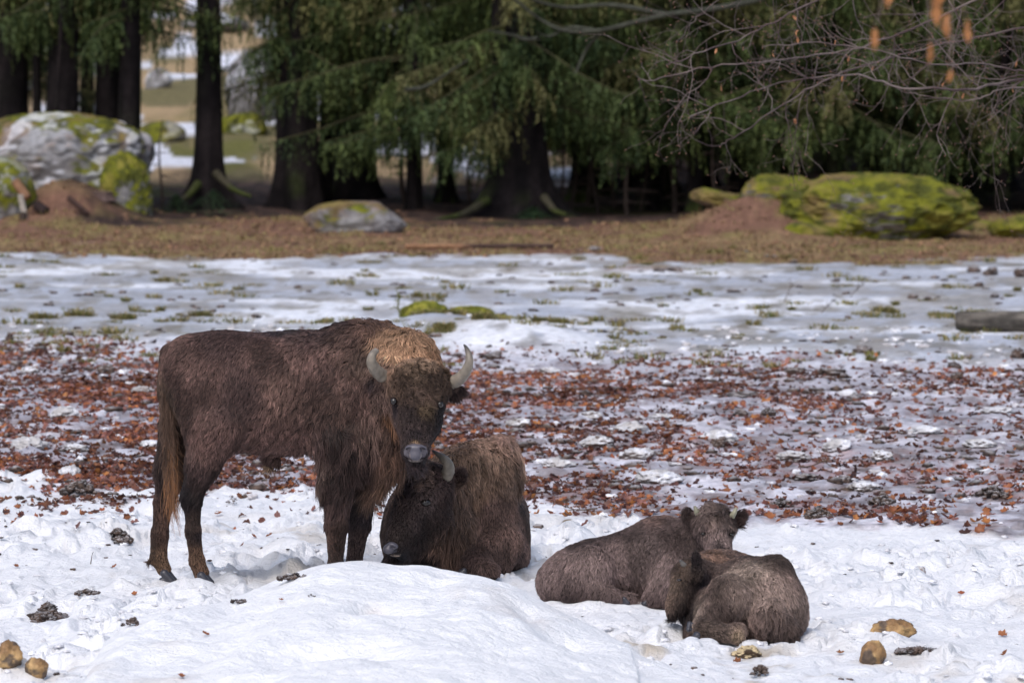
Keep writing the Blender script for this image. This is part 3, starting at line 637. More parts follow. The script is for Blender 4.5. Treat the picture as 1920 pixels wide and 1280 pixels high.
    # long tail tassel
    rng = np.random.default_rng(9); n = 2600; npt = 9; pos = np.zeros((n, npt, 3)); cl = rng.integers(0, 46, n)
    cx = rng.normal(0, .022, (46, 3)); cph = rng.uniform(0, 6.28, 46); cl_len = rng.uniform(.6, 1.1, 46)
    y0 = rng.uniform(700, 865, n)
    for i in range(n):
        b = pt((np.interp(y0[i], [700, 865], [309, 320])+rng.normal(0, 3), y0[i], -.04+rng.normal(0, .015)))-off
        Ln = (.15+.22*rng.random()+(y0[i]-700)/165*.10)*cl_len[cl[i]]
        s = np.linspace(0, 1, npt); c = cx[cl[i]]
        wob = .012*np.sin(s*9+cph[cl[i]])
        pos[i] = b+np.outer(s, [0, 0, -Ln])+np.outer(s**1.2*(.4+1.1*s), c*[1, .8, 0])+np.stack([wob*s+.012*s, wob*.4*s, 0*s], 1)+rng.normal(0, .0025, 3)*s[:, None]*2
    hc = bpy.data.hair_curves.new('tail_tassel'); hc.add_curves([npt]*n); hc.attributes['position'].data.foreach_set('vector', pos.astype(np.float32).ravel())
    ra = hc.attributes.get('radius') or hc.attributes.new('radius', 'FLOAT', 'POINT'); ra.data.foreach_set('value', np.tile(np.linspace(.0017, .0005, npt), n).astype(np.float32))
    base = mix((.085, .052, .038), (.27, .125, .055), np.clip((y0-800)/90+rng.normal(0, .35, n), 0, 1)); sg = np.linspace(0, 1, npt)
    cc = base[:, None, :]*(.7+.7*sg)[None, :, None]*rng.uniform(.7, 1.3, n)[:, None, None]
    ca = hc.attributes.new('Col', 'FLOAT_COLOR', 'POINT'); ca.data.foreach_set('color', np.concatenate([cc, np.ones((n, npt, 1))], 2).astype(np.float32).ravel())
    hc.materials.append(M_fur); o = bpy.data.objects.new('tail_tassel', hc); SC.collection.objects.link(o); o.parent = root

def cow():
    d0 = 35.7; S = d0/F
    pr = [
     ('e', (860, 960, .35), (112, 150, 108), (0, 0, 0), 30),            # barrel
     ('e', (900, 975, .85), (94, 140, 92), None, 30),                  # rear of the barrel
     ('e', (925, 990, 1.25), (66, 90, 74), None, 30),
     ('e', (905, 893, .15), (70, 80, 64), None, 26), ('e', (938, 848, .2), (22, 46, 26), None, 18), ('e', (935, 872, .25), (36, 70, 42), None, 22),  # hump
     ('e', (860, 880, .0), (58, 60, 40), (0, 20, 0), 24),
     ('e', (800, 985, .0), (82, 80, 92), None, 26), ('e', (752, 1010, .12), (36, 60, 62), None, 20), # breast and far shoulder
     ('e', (915, 985, -.02), (60, 48, 90), None, 26),                    # near shoulder
     ('c', (925, 1035, -.18), 34, (890, 1062, -.34), 27, 14), ('c', (890, 1062, -.34), 27, (920, 1071, -.42), 19, 10),  # folded foreleg
     ('c', (948, 1020, -.12), 36, (935, 1060, -.16), 26, 16), ('e', (950, 1040, .3), (42, 90, 40), None, 20), ('e', (968, 1005, .5), (26, 90, 62), None, 18),
     ('c', (750, 1040, -.1), 26, (735, 1062, -.3), 18, 12),
     ('c', (850, 920, -.05), 56, (805, 935, -.3), 50, 22), ('e', (845, 1005, -.22), (46, 44, 70), None, 22),    # neck and throat
     # head
     ('e', (803, 915, -.42), (46, 44, 46), (0, -30, 0), 16), ('c', (793, 925, -.45), 44, (760, 985, -.52), 31, 16), ('c', (770, 975, -.51), 31, (742, 1020, -.56), 22, 12),
     ('e', (810, 968, -.42), (40, 40, 34), (0, -40, 0), 14), ('c', (806, 990, -.42), 28, (757, 1036, -.52), 15, 12), ('e', (738, 1024, -.57), (20, 18, 17), None, 8),
     ('e', (790, 898, -.42), (38, 36, 26), (0, 15, 0), 12),
     ('e', (858, 899, -.36), (22, 8, 15), (-15, 55, 0), 7), ('c', (822, 905, -.44), 17, (834, 898, -.45), 14, 6),
     ('e', (797, 929, -.575), (18, 9, 9), (0, -20, 0), 6),
     ('s', (798, 942, -.62), (13, 14, 7), (0, -10, 0), 3), ('s', (737, 1026, -.64), (6, 9, 4), (0, -25, 0), 2),
    ]
    fl = (.1, -.3, -1); MN = (.31, .20, .14)
    ky = [
     ((980, 980, .0), (.15, .096, .078), .022, (.3, .2, -1), .15, .25), ((970, 1040, 0), (.12, .08, .068), .022, (.3, .2, -1), .15, .25), ((930, 960, -.2), (.135, .085, .07), .024, (.1, 0, -1), .2, .25), ((985, 940, .6), (.14, .1, .085), .022, (.3, .2, -1), .15, .25),
     ((955, 1010, -.1), (.15, .096, .078), .022, (.1, 0, -1), .2, .25), ((910, 1065, -.4), (.1, .065, .055), .022, (.3, 0, -.7), .2, .25), ((880, 1060, -.4), DK, .025, (0, 0, -1), .2, .25),
     ((860, 855, .0), MN, .065, (.3, -.2, -.5), .4, .55), ((900, 835, .1), (.27, .175, .125), .075, (.6, 0, .1), .4, .7), ((935, 825, .15), (.24, .155, .12), .075, (.3, 0, .7), .4, .85), ((890, 875, -.15), (.34, .225, .155), .075, (.25, -.1, -1), .35, .35), ((860, 885, -.2), (.31, .20, .135), .065, (.25, -.1, -1), .35, .35),
     ((925, 880, -.05), (.28, .185, .13), .06, (.15, 0, -1), .4, .3), ((962, 860, .2), (.31, .205, .145), .08, (.2, .1, -1), .5, .35), ((905, 915, -.2), (.32, .2, .13), .08, (.05, 0, -1), .2, .2, .6), ((830, 855, -.1), (.3, .2, .13), .06, (0, -.2, -.4), .4, .6),
     ((870, 960, -.3), (.17, .11, .08), .06, (0, 0, -1), .4, .3), ((850, 1010, -.4), (.17, .105, .075), .11, (0, 0, -1), .3, .15), ((845, 1060, -.35), (.13, .08, .06), .08, (0, 0, -1), .3, .15), ((800, 1030, -.3), BLK, .07, (0, 0, -1), .3, .2),
     ((725, 1000, .0), (.14, .095, .075), .03, (-.3, 0, -1), .2, .25), ((725, 1050, -.1), (.12, .08, .065), .025, (-.3, 0, -1), .2, .25),
     ((785, 885, -.55), (.15, .1, .075), .045, (-.4, -.3, .2), 1, .8, .7), ((765, 910, -.55), BLK, .04, (-.5, -.3, -.5), .8, .7, .7), ((825, 895, -.5), DK, .035, (.1, 0, .2), .8, .6, .5),
     ((775, 950, -.6), (.065, .045, .04), .018, (-.5, 0, -1), .4, .4, .8), ((800, 952, -.6), (.14, .10, .09), .010, (.3, 0, -1), .1, .3, .6), ((745, 990, -.62), (.07, .05, .045), .014, (-.6, 0, -1), .3, .35, .8), ((790, 990, -.6), (.05, .035, .033), .022, (-.1, 0, -1), .4, .3, .9), ((820, 975, -.6), (.07, .046, .04), .03, (.2, 0, -1), .5, .3, .9), ((840, 940, -.5), DK, .03, (.3, 0, -1), .5, .4, .7),
     ((740, 1010, -.65), FACE, .008, (-.4, 0, -1), .1, .2, .4), ((750, 1045, -.55), (.05, .05, .06), .012, (-.4, 0, -1), .1, .2, .5), ((775, 1050, -.5), BLK, .06, (0, 0, -1), .3, .1, .7),
     ((864, 892, -.4), DK, .03, (.5, 0, .6), .3, .6, .5),
    ]
    bare = [((731, 1028, -.63), (13, 15, 10), (.09, .085, .10)), ((742, 1041, -.6), (10, 15, 3), (.3, .24, .2))]
    root, off, pt = animal('bison', 'dark bison with a shaggy tan hump lying down beside the standing one', d0, pr, ky, 105000, 5, bare=bare, gz=.03)
    h = [pt(q)-off for q in [(824, 905, -.44), (833, 896, -.48), (841, 882, -.52), (839, 868, -.53), (828, 856, -.52), (810, 844, -.5)]]
    horn(h, [r*S for r in (13, 12.5, 11.5, 9.5, 6.5, 1.5)], root, base_col=(.17, .145, .115))
    h = [pt(q)-off for q in [(762, 893, -.40), (752, 888, -.38), (745, 880, -.35), (744, 868, -.33), (748, 858, -.31)]]
    horn(h, [r*S for r in (12, 11.5, 9.5, 6.5, 1.5)], root, base_col=(.17, .145, .115))
    ball('eye', pt((798, 941.5, -.583))-off, 9.5*S, M_eye, root, squash=(1.1, 1, .8))
    np_ = [('e', pt((728, 1029, -.64))-off, np.array([10, 12, 9])*S, None, 5*S), ('e', pt((737, 1022, -.65))-off, np.array([10, 8, 6])*S, rot_m(0, -20), 5*S),
           ('s', pt((737, 1027, -.68))-off, np.array([6.5, 8, 3.5])*S, rot_m(0, -35), 2*S)]
    V, Q = surface(np_, .0035); link('nose', make_mesh('nose', V, Q, M_nose, np.tile((.085, .08, .10), (len(V), 1))), root)
    hoof(np.array(pt((868, 1078, -.40)))*[1, 1, 0]-off+[0, 0, .01], 14*S, (-1, -.2, 0), root, .06)

def calf_behind():
    d0 = 34.0; S = d0/F; c1 = (.235, .175, .155); c2 = (.175, .128, .115); c3 = (.11, .078, .07)
    pr = [
     ('e', (1095, 1072, 0), (80, 62, 52), (0, 12, 0), 16), ('e', (1060, 1095, -.02), (52, 55, 42), None, 20), ('e', (1155, 1066, 0), (92, 60, 60), (0, 8, 0), 22),
     ('e', (1215, 1050, 0), (80, 60, 66), (0, 8, 0), 26), ('e', (1240, 1010, 0), (55, 36, 42), (0, 5, 0), 20), ('e', (1250, 1060, -.08), (66, 50, 68), None, 22),
     ('e', (1100, 1072, -.2), (52, 26, 46), (0, 25, 0), 9), ('c', (1075, 1105, -.2), 30, (1140, 1118, -.24), 20, 14), ('c', (1120, 1118, -.2), 16, (1185, 1122, -.22), 10, 10),
     ('e', (1240, 1065, -.18), (44, 24, 50), (0, 15, 0), 9), ('c', (1255, 1075, -.22), 30, (1225, 1118, -.26), 19, 8), ('c', (1225, 1120, -.26), 16, (1280, 1126, -.3), 13, 10),
     ('c', (1260, 1014, 0), 40, (1312, 1008, -.08), 34, 14), ('c', (1290, 1040, -.02), 40, (1325, 1035, -.1), 32, 18),
     ('e', (1337, 983, -.2), (40, 32, 34), None, 9), ('c', (1313, 992, -.27), 9, (1326, 988, -.29), 8, 5), ('c', (1350, 988, -.29), 8, (1373, 993, -.27), 8, 5), ('c', (1340, 998, -.22), 32, (1349, 1030, -.30), 22, 12), ('c', (1349, 1030, -.3), 21, (1351, 1050, -.34), 16, 8), ('e', (1334, 1020, -.14), (24, 28, 24), None, 10),
     ('e', (1294, 972, -.16), (14, 7, 21), (-15, 22, 0), 5), ('e', (1386, 974, -.16), (12, 7, 18), (15, -28, 0), 5),
     ('s', (1319, 1000, -.32), (8, 12, 5), None, 3), ('s', (1371, 1001, -.31), (7, 12, 5), None, 3),
     ('s', (1345, 1052, -.4), (3, 5, 3), None, 1.5), ('s', (1358, 1052, -.4), (3, 5, 3), None, 1.5),
    ]
    B = (-.8, 0, -.6); D = (-.3, 0, -1)
    ky = [
     ((1030, 1080, -.1), c2, .03, D, .35, .4), ((1060, 1050, -.1), c2, .032, B, .4, .45), ((1100, 1030, -.1), c3, .04, B, .5, .5), ((1110, 1065, -.2), c1, .035, D, .5, .4), ((1080, 1110, -.2), c3, .03, D, .3, .3), ((1150, 1040, -.15), c2, .032, D, .5, .4),
     ((1160, 1085, -.2), c2, .035, D, .5, .35), ((1210, 1030, -.15), c1, .032, D, .5, .4), ((1190, 1000, -.05), c3, .03, B, .3, .4), ((1235, 975, 0), (.18, .12, .1), .03, B, .3, .5), ((1280, 985, -.1), c2, .03, B, .4, .4), ((1240, 1080, -.2), c1, .038, D, .5, .35), ((1240, 1120, -.25), c3, .03, D, .3, .3), ((1275, 1010, -.12), c3, .03, D, .4, .4),
     ((1300, 1030, -.2), c2, .035, D, .4, .3), ((1337, 953, -.25), (.24, .18, .155), .07, (0, -.3, .9), .5, .95, .6), ((1337, 972, -.35), (.2, .145, .12), .05, (.1, -.3, -.7), .7, .7, .6), ((1319, 1001, -.33), BLK, .010, (-.2, 0, -1), .1, .2, .22), ((1371, 1002, -.33), BLK, .010, (.2, 0, -1), .1, .2, .22), ((1318, 985, -.35), c2, .018, (-.2, 0, -1), .3, .4, .6), ((1360, 990, -.35), c1, .018, (.2, 0, -1), .3, .4, .6), ((1347, 1016, -.40), BLK, .012, (0, 0, -1), .2, .3, .45), ((1335, 1003, -.38), (.27, .2, .18), .012, (0, 0, -1), .2, .3, .45), ((1359, 1003, -.38), (.25, .19, .17), .012, (0, 0, -1), .2, .3, .45), ((1300, 1000, -.12), DK, .03, (0, 0, -1), .4, .3, .5), ((1349, 1030, -.4), BLK, .014, (0, 0, -1), .2, .4, .35), ((1330, 1040, -.3), c2, .02, (0, 0, -1), .2, .3, .6),
     ((1290, 968, -.2), DK, .035, (-.4, 0, .4), .3, .6, .5), ((1388, 970, -.2), DK, .04, (.5, 0, .3), .3, .6, .5),
    ]
    root, off, pt = animal('bison_calf', 'greyish bison calf lying stretched out on the snow facing the viewer', d0, pr, ky, 85000, 7, bare=[], gz=.0, clump=.026, frad=.0016)
    horn([pt(q)-off for q in [(1310, 966, -.24), (1306, 958, -.25), (1302, 948, -.25)]], [6*S, 5*S, 2*S], root, (.25, .24, .17), (.2, .19, .14))
    horn([pt(q)-off for q in [(1372, 968, -.24), (1377, 960, -.25), (1381, 951, -.25)]], [6*S, 5*S, 2*S], root, (.25, .24, .17), (.2, .19, .14))
    ball('eye', pt((1319, 1000, -.292))-off, 4.6*S, M_eye, root, squash=(1.3, 1, .6)); ball('eye', pt((1371, 1001, -.287))-off, 4.2*S, M_eye, root, squash=(1.2, 1, .6))
    for q, t in (((1172, 1128, -.24), (1, -.2, 0)), ((1213, 1133, -.28), (-1, -.2, 0))):
        c = pt(q); c[2] = .005; hoof(c-off, 10*S, t, root, .05)

def calf_front():
    d0 = 32.0; S = d0/F; c1 = (.27, .205, .17); c2 = (.18, .13, .11); c3 = (.10, .072, .06); c4 = (.38, .30, .24)
    pr = [
     ('e', (1400, 1128, .15), (92, 100, 78), None, 22), ('e', (1434, 1128, -.02), (74, 80, 72), None, 18), ('e', (1418, 1085, .2), (58, 90, 38), (0, -8, 0), 18), ('e', (1475, 1150, .05), (36, 70, 52), None, 18),
     ('e', (1348, 1150, -.05), (52, 60, 56), None, 16), ('c', (1368, 1120, -.2), 42, (1325, 1172, -.28), 24, 10),
     ('c', (1322, 1178, -.34), 19, (1372, 1188, -.40), 14, 7), ('c', (1316, 1185, -.34), 15, (1380, 1192, -.4), 12, 8), ('c', (1382, 1180, -.38), 13, (1386, 1200, -.38), 9, 8),
     ('c', (1440, 1160, -.24), 34, (1475, 1182, -.22), 24, 16), ('e', (1450, 1075, .05), (34, 60, 34), (0, -30, 0), 16),
     ('e', (1350, 1080, .45), (78, 60, 48), None, 20), ('e', (1370, 1068, .5), (60, 44, 28), None, 16),
     ('c', (1345, 1078, .35), 42, (1312, 1085, .15), 36, 16), ('c', (1320, 1120, .3), 42, (1300, 1150, .1), 26, 18),
     ('e', (1298, 1078, .08), (34, 28, 34), (0, 20, 0), 12), ('c', (1290, 1090, .04), 32, (1270, 1130, -.02), 21, 12), ('c', (1272, 1125, -.02), 21, (1263, 1143, -.04), 15, 8), ('e', (1300, 1120, .05), (28, 26, 30), None, 12),
     ('e', (1306, 1054, -.12), (11, 6, 23), (20, 8, 0), 4), ('s', (1305, 1055, -.16), (6, 5, 15), (20, 8, 0), 2), ('c', (1305, 1075, -.06), 14, (1306, 1066, -.12), 8, 5),
     ('c', (1300, 1160, .0), 18, (1294, 1188, -.06), 13, 10),
     ('s', (1273, 1087, -.14), (6, 9, 4), None, 3), ('s', (1253, 1138, -.10), (3, 6, 3), None, 2),
     ('e', (1452, 1145, -.26), (14, 16, 24), (0, -10, 0), 10),
    ]
    D = (.1, 0, -1)
    ky = [
     ((1440, 1110, -.25), c1, .032, (.2, 0, -1), .35, .45), ((1400, 1070, -.1), c4, .03, (.3, 0, -.8), .3, .5), ((1370, 1085, -.1), c4, .03, (-.3, 0, -1), .3, .45), ((1345, 1110, -.2), c3, .038, (-.2, 0, -1), .5, .4), ((1350, 1150, -.3), c2, .035, D, .45, .4), ((1310, 1150, -.2), c4, .03, (-.3, 0, -1), .2, .4), ((1385, 1120, -.25), c1, .036, D, .4, .4),
     ((1490, 1130, -.1), c1, .035, (.4, 0, -1), .3, .45), ((1500, 1170, 0), c1, .04, (.4, 0, -1), .3, .5), ((1465, 1190, -.25), c2, .04, D, .3, .3), ((1452, 1145, -.35), c3, .07, (-.1, 0, -1), .4, .35, .7), ((1425, 1165, -.3), c2, .04, D, .4, .35), ((1460, 1055, .0), c3, .035, (.4, 0, -.8), .3, .5), ((1475, 1085, -.05), c2, .035, (.5, 0, -.8), .3, .5),
     ((1420, 1045, .2), c3, .03, (.6, 0, -.1), .4, .4), ((1370, 1040, .35), (.17, .115, .09), .035, (.5, 0, -.1), .5, .45), ((1330, 1040, .25), (.24, .15, .105), .04, (.3, -.1, .5), .6, .8), ((1345, 1065, .1), c3, .032, (.3, 0, -1), .6, .5), ((1320, 1085, .0), BLK, .03, (.2, 0, -1), .4, .4), ((1315, 1120, .0), DK, .03, (0, 0, -1), .4, .4),
     ((1285, 1058, -.03), (.28, .20, .15), .025, (-.2, 0, .3), .4, .6, .6), ((1274, 1087, -.13), BLK, .010, (0, 0, -1), .1, .2, .14), ((1288, 1092, -.16), (.16, .11, .085), .016, (0, 0, -1), .3, .35, .7), ((1263, 1095, -.03), (.27, .19, .14), .012, (-.3, 0, -1), .2, .3, .5), ((1256, 1125, -.03), (.28, .19, .14), .01, (-.3, 0, -1), .2, .3, .5), ((1273, 1128, -.16), (.14, .095, .075), .016, (0, 0, -1), .2, .3, .6), ((1277, 1158, -.05), BLK, .05, (0, 0, -1), .3, .15, .6), ((1295, 1140, -.1), BLK, .035, (0, 0, -1), .3, .3, .6),
     ((1306, 1052, -.15), BLK, .016, (.1, 0, .5), .2, .3, .5), ((1340, 1188, -.4), (.17, .125, .1), .018, (.6, 0, -.3), .2, .3), ((1385, 1195, -.45), (.30, .225, .15), .012, (0, 0, -1), .1, .2, .5), ((1295, 1175, -.1), c3, .02, (0, 0, -1), .2, .3, .6),
    ]
    root, off, pt = animal('bison_calf', 'small tan grey bison calf curled up with its rump to the viewer', d0, pr, ky, 90000, 8, bare=[], gz=.0, clump=.026, frad=.0016)
    horn([pt(q)-off for q in [(1285, 1064, .02), (1281, 1057, .0), (1275, 1050, -.01)]], [6*S, 4.6*S, 2*S], root, (.13, .12, .11), (.08, .075, .07))
    ball('eye', pt((1274, 1087, -.098))-off, 4.0*S, M_eye, root, squash=(1.25, 1, .6))
    for q, t in (((1298, 1184, -.28), (-.3, -1, 0)), ((1306, 1204, -.44), (-1, -.2, 0))):
        c = pt(q); hoof(c-off, 12*S, t, root, .06)
bull(); cow(); calf_behind(); calf_front()
# ------------------------------------------------------------------ rocks, clods, log, stump
def rock_geo(n, seed, facets=12, angular=.6, rough=.06, freq=2.2, box=2.0, cracks=0):
    """unit rock: cube sphere pushed to a blend of a sphere and random planes, with noise"""
    g = np.linspace(-1, 1, n+1); A, B = np.meshgrid(g, g, indexing='ij'); o = np.ones_like(A)
    fs = [(o, A, B), (-o, B, A), (B, o, A), (A, -o, B), (A, B, o), (B, A, -o)]
    pts = np.concatenate([np.stack([q.ravel() for q in f], 1) for f in fs])
    pts = np.tan(pts*math.pi/4)
    i = np.arange((n+1)**2).reshape(n+1, n+1); q = np.stack([i[:-1, :-1].ravel(), i[1:, :-1].ravel(), i[1:, 1:].ravel(), i[:-1, 1:].ravel()], 1)
    Q = np.concatenate([q+k*(n+1)**2 for k in range(6)])
    D = pts/np.linalg.norm(pts, axis=1, keepdims=True)
    key = np.round(D*1e5).astype(np.int64); _, first, inv = np.unique(key, axis=0, return_index=True, return_inverse=True); inv = inv.ravel()
    D = D[first]; Q = inv[Q]
    rng = np.random.default_rng(seed); pn = rng.normal(0, 1, (facets, 3)); pn /= np.linalg.norm(pn, axis=1, keepdims=True); ph = rng.uniform(.72, 1.0, facets)
    dd = D@pn.T; r = np.where(dd > .05, ph/np.maximum(dd, .05), 9); r = np.minimum(-np.log(np.exp(-14*np.minimum(r, 3)).sum(1))/14, 1.15)
    r = (1-angular)+angular*r
    r = r/((np.abs(D)**box).sum(1)**(1/box))
    if cracks: r = r*(1-cracks*np.exp(-(np.abs(fbm3(D*np.array([2.2, 2.2, 4])+seed, seed+4, 3)-.5)/.018)**2))
    r = r*(1+(fbm3(D*freq+seed, seed, 4)-.5)*rough*3+(fbm3(D*freq*5+seed, seed+9, 3)-.5)*rough)
    return D*r[:, None], Q
def place_rock(name, c, r, seed, colfn, material, n=14, yaw=0, roll=0, label=None, cat=None, group=None, kind=None, parent=None, **kw):
    return place_rock2(name, c, r, seed, colfn, material, n, yaw, label, cat, group, kind, parent, roll, **kw)
def place_rock2(name, c, r, seed, colfn, material, n=14, yaw=0, label=None, cat=None, group=None, kind=None, parent=None, roll=0, **kw):
    V, Q = rock_geo(n, seed, **kw); R_ = rot_m(yaw, roll)
    V = (V*np.array(r))@R_.T; N = vnormals(V, Q)
    me = make_mesh(name, V, Q, material, colfn(V+np.asarray(c), N))
    o = link(name, me, parent, c); return tag(o, label, cat, group, kind)
def moss_rock(snow=.0, moss=.5, litter=0, seed=0, sc_=1.0, lichen=.3):
    def f(V, N):
        a = fbm3(V*1.6*sc_, seed, 5); b = fbm3(V*5*sc_, seed+3, 4)
        c = mix((.22, .215, .225), (.14, .13, .13), ss(.4, .65, b))
        c = mix(c, (.36, .37, .40), ss(.48, .66, fbm3(V*2.4*sc_, seed+1, 5))*lichen*ss(-.4, .3, N[:, 2]))
        m = ss(.62-moss*.45, .70-moss*.45, a*.6+b*.25+N[:, 2]*.16)
        mc = mix((.14, .145, .014), (.06, .066, .012), ss(.42, .62, fbm3(V*7*sc_, seed+5, 3))); mc = mix(mc, (.17, .155, .03), ss(.55, .7, fbm3(V*3*sc_, seed+6, 3)))
        c = mix(c, mc, m)
        if litter: c = mix(c, (.21, .125, .075), ss(.55, .68, fbm3(V*2.2*sc_, seed+7, 4)+N[:, 2]*.08)*litter)
        if snow: c = mix(c, (.72, .74, .82), ss(.53, .58, fbm3(V*2.6*sc_, seed+8, 4))*ss(-.15, .35, N[:, 2])*snow)
        return c
    return f
def at(px, py, dz=0):
    d = dflat(py)
    for _ in range(8):
        x = (px-960)*d/F; d = .5*d+.5*(CAM_H-hz(x, d))*F/(py-HOR)
    x = (px-960)*d/F
    return np.array([x, d, hz(x, d)+dz])
# big boulders by the forest edge: (column, row of the foot), size in metres
def boulder(px0, px1, pyt, d, ry, z0, seed, cf, label, n=46, yaw=0, **kw):
    x0, x1 = (px0-960)*d/F, (px1-960)*d/F; zt = CAM_H-(pyt-HOR)*d/F
    rz = (zt-z0)*.5*1.0
    return place_rock('boulder', ((x0+x1)/2, d, z0+rz*.92), ((x1-x0)/2, ry, rz*1.08), seed, cf, M_rock, n, yaw, 0, label, 'boulder', **kw) if 'roll' not in kw else place_rock2('boulder', ((x0+x1)/2, d, z0+rz*.92), ((x1-x0)/2, ry, rz*1.08), seed, cf, M_rock, n, yaw, label, 'boulder', **kw)
boulder(-110, 292, 205, 95.5, 1.7, -.35, 3, moss_rock(.5, .44, .5, 3, lichen=.45), 'large grey boulder with snow patches and a mossy ridge left of the tree trunks', n=64, angular=.5, facets=14, rough=.08, box=2.5, cracks=.03)
boulder(188, 288, 292, 94.0, .6, -.25, 8, moss_rock(0, .55, .6, 8), 'mossy yellow green rock leaning on the right end of the large grey boulder', box=2.9, angular=.4, rough=.14)
boulder(-60, 62, 300, 92.5, .8, -.15, 5, moss_rock(.2, .62, 0, 5), 'dark mossy rock cut off by the left edge of the photo')
boulder(575, 752, 380, 88.8, .5, -.08, 12, moss_rock(0, .43, .5, 12, lichen=.4), 'flat topped grey boulder with moss on top standing alone on the brown grass', angular=.85, facets=9)
boulder(1472, 1836, 320, 86.6, 1.15, -.12, 21, moss_rock(0, .86, .5, 21, lichen=.25), 'huge rounded boulder thickly covered in yellow green moss', n=64, angular=.3, facets=14, rough=.17, box=1.95, cracks=.03, freq=1.5)
boulder(1385, 1560, 328, 88.0, .6, .2, 25, moss_rock(0, .68, .5, 25), 'grey mossy rock leaning against the left side of the huge boulder', box=2.6, angular=.6, rough=.12)
boulder(1288, 1445, 362, 88.3, .5, .38, 27, moss_rock(0, .62, .5, 27), 'low flat mossy slab at the left end of the boulder group', yaw=6, roll=-11, angular=.6, box=2.6, rough=.12)
boulder(1468, 1560, 415, 85.4, .3, -.05, 29, moss_rock(0, .7, .3, 29), 'small bright green mossy stone below the dark hollow')
boulder(1852, 1990, 403, 87.0, .6, -.1, 31, moss_rock(0, .75, .3, 31), 'mossy rock cut off by the right edge of the photo')
boulder(1790, 1870, 412, 89.0, .4, -.05, 33, moss_rock(0, .4, .5, 33), 'thin grey ledge between the huge boulder and the right edge')
# rocks on the slope beyond the trees
def far_rock(px0, px1, pyt, pyb, d, seed, cf, label, **kw):
    s = d/F; x0, x1 = (px0-960)*s, (px1-960)*s; z0 = hz((x0+x1)/2, d)-.15; zt = CAM_H-(pyt-HOR)*s
    rz = max((zt-z0)/2, .3)
    place_rock('rock', ((x0+x1)/2, d, z0+rz*.95), ((x1-x0)/2, (x1-x0)*.4, rz*1.05), seed, cf, M_rock, 26, 0, 0, label, 'rock', **kw)
far_rock(425, 545, 98, 235, 128, 41, moss_rock(.4, .12, .0, 41, lichen=.9), 'tall pale grey standing rock beyond the forest edge', angular=.8, facets=8)
far_rock(250, 345, 240, 270, 122.5, 43, moss_rock(.2, .7, .2, 43), 'low mossy rock behind the pair of dark trunks')
far_rock(405, 500, 228, 262, 124, 44, moss_rock(.3, .75, .2, 44), 'moss covered hump right of the single slender trunk')
far_rock(128, 186, 178, 215, 125, 45, moss_rock(.7, .1, .0, 45, lichen=.9), 'pale rock seen between the left trunks')
far_rock(272, 322, 150, 178, 136, 46, moss_rock(.6, .3, .0, 46, lichen=.9), 'small snowy grey rock on the far slope')
far_rock(340, 460, 60, 120, 150, 47, moss_rock(.8, .1, .0, 47, lichen=.6), 'dark snowy rock high on the far slope')
far_rock(1025, 1100, 250, 285, 121, 48, moss_rock(.2, .75, .2, 48), 'mossy hump seen right of the thick spruce trunk')

SNOWCAP = lambda V, N: mix((.16, .12, .105), (.66, .665, .71), ss(.12, .5, N[:, 2]+(fbm3(V*14, 3, 3)-.5)*.9))
DIRT = lambda V, N: mix(mix((.045, .033, .03), (.12, .085, .07), ss(.4, .6, fbm3(V*22, 4, 3))), (.5, .5, .53), ss(.6, .95, N[:, 2]+(fbm3(V*30, 6, 2)-.5)*.7)*.5)
def chunk(name, px, py, wpx, hpx, cf, label, cat, group, seed, sink=.35, material=None, n=12, rough=.12, ry=None, d=None, z=None, **kw):
    c = at(px, py) if d is None else np.array([(px-960)*d/F, d, hz((px-960)*d/F, d)])
    if z is not None: c[2] = z
    s = c[1]/F; r = (wpx*s/2, (ry or wpx*s*.42), hpx*s*.62); c[2] += r[2]*(1-sink*1.2)
    return place_rock(name, c, r, seed, cf, material or M_rock, n, 0, 0, label, cat, group, rough=rough, **kw)
# ice and snow covered lumps among the leaves (measured in the photograph)
lumps = [(121, 782, 50, 26), (52, 842, 66, 30), (143, 846, 46, 18), (268, 738, 42, 18), (285, 838, 42, 18), (55, 700, 34, 16), (132, 893, 38, 30), (1030, 700, 42, 14), (972, 800, 46, 22), (1110, 786, 46, 20),
         (1180, 812, 66, 28), (1242, 786, 46, 14), (1348, 828, 68, 28), (1232, 905, 80, 30), (1570, 843, 52, 28), (1655, 862, 40, 24), (1735, 812, 60, 18), (1870, 776, 60, 18), (1835, 838, 60, 18), (1120, 838, 60, 26), (1195, 858, 60, 26), (1045, 874, 60, 22), (1485, 862, 60, 22), (1620, 918, 60, 20), (1590, 742, 34, 14)]
lp = lambda V, N: mix(mix((.46, .45, .46), (.66, .67, .72), ss(.4, .6, fbm3(V*9, 2, 3))), (.14, .11, .10), ss(.52, .7, fbm3(V*6, 3, 4)+(.25-N[:, 2])*.25))
lreg = lambda it: ('in the %s leaves at left' % ('upper' if it[1] < 800 else 'lower')) if it[0] < 300 else ('far right' if it[0] > 1700 else 'right of the calves' if it[0] > 1420 else 'above the calves' if it[0] > 1150 else 'behind the lying bison')
for k, ((a, b, ww, hh), lb) in enumerate(zip(lumps, ordinals(lumps, lreg, lambda it: 'dirty white snow lump'))):
    chunk('ice_lump', a, b, ww, hh*.9, lp, lb, 'ice lump', 'refrozen snow lumps among the leaves', 60+k, n=20, rough=.26, angular=.4, freq=3, sink=.5)
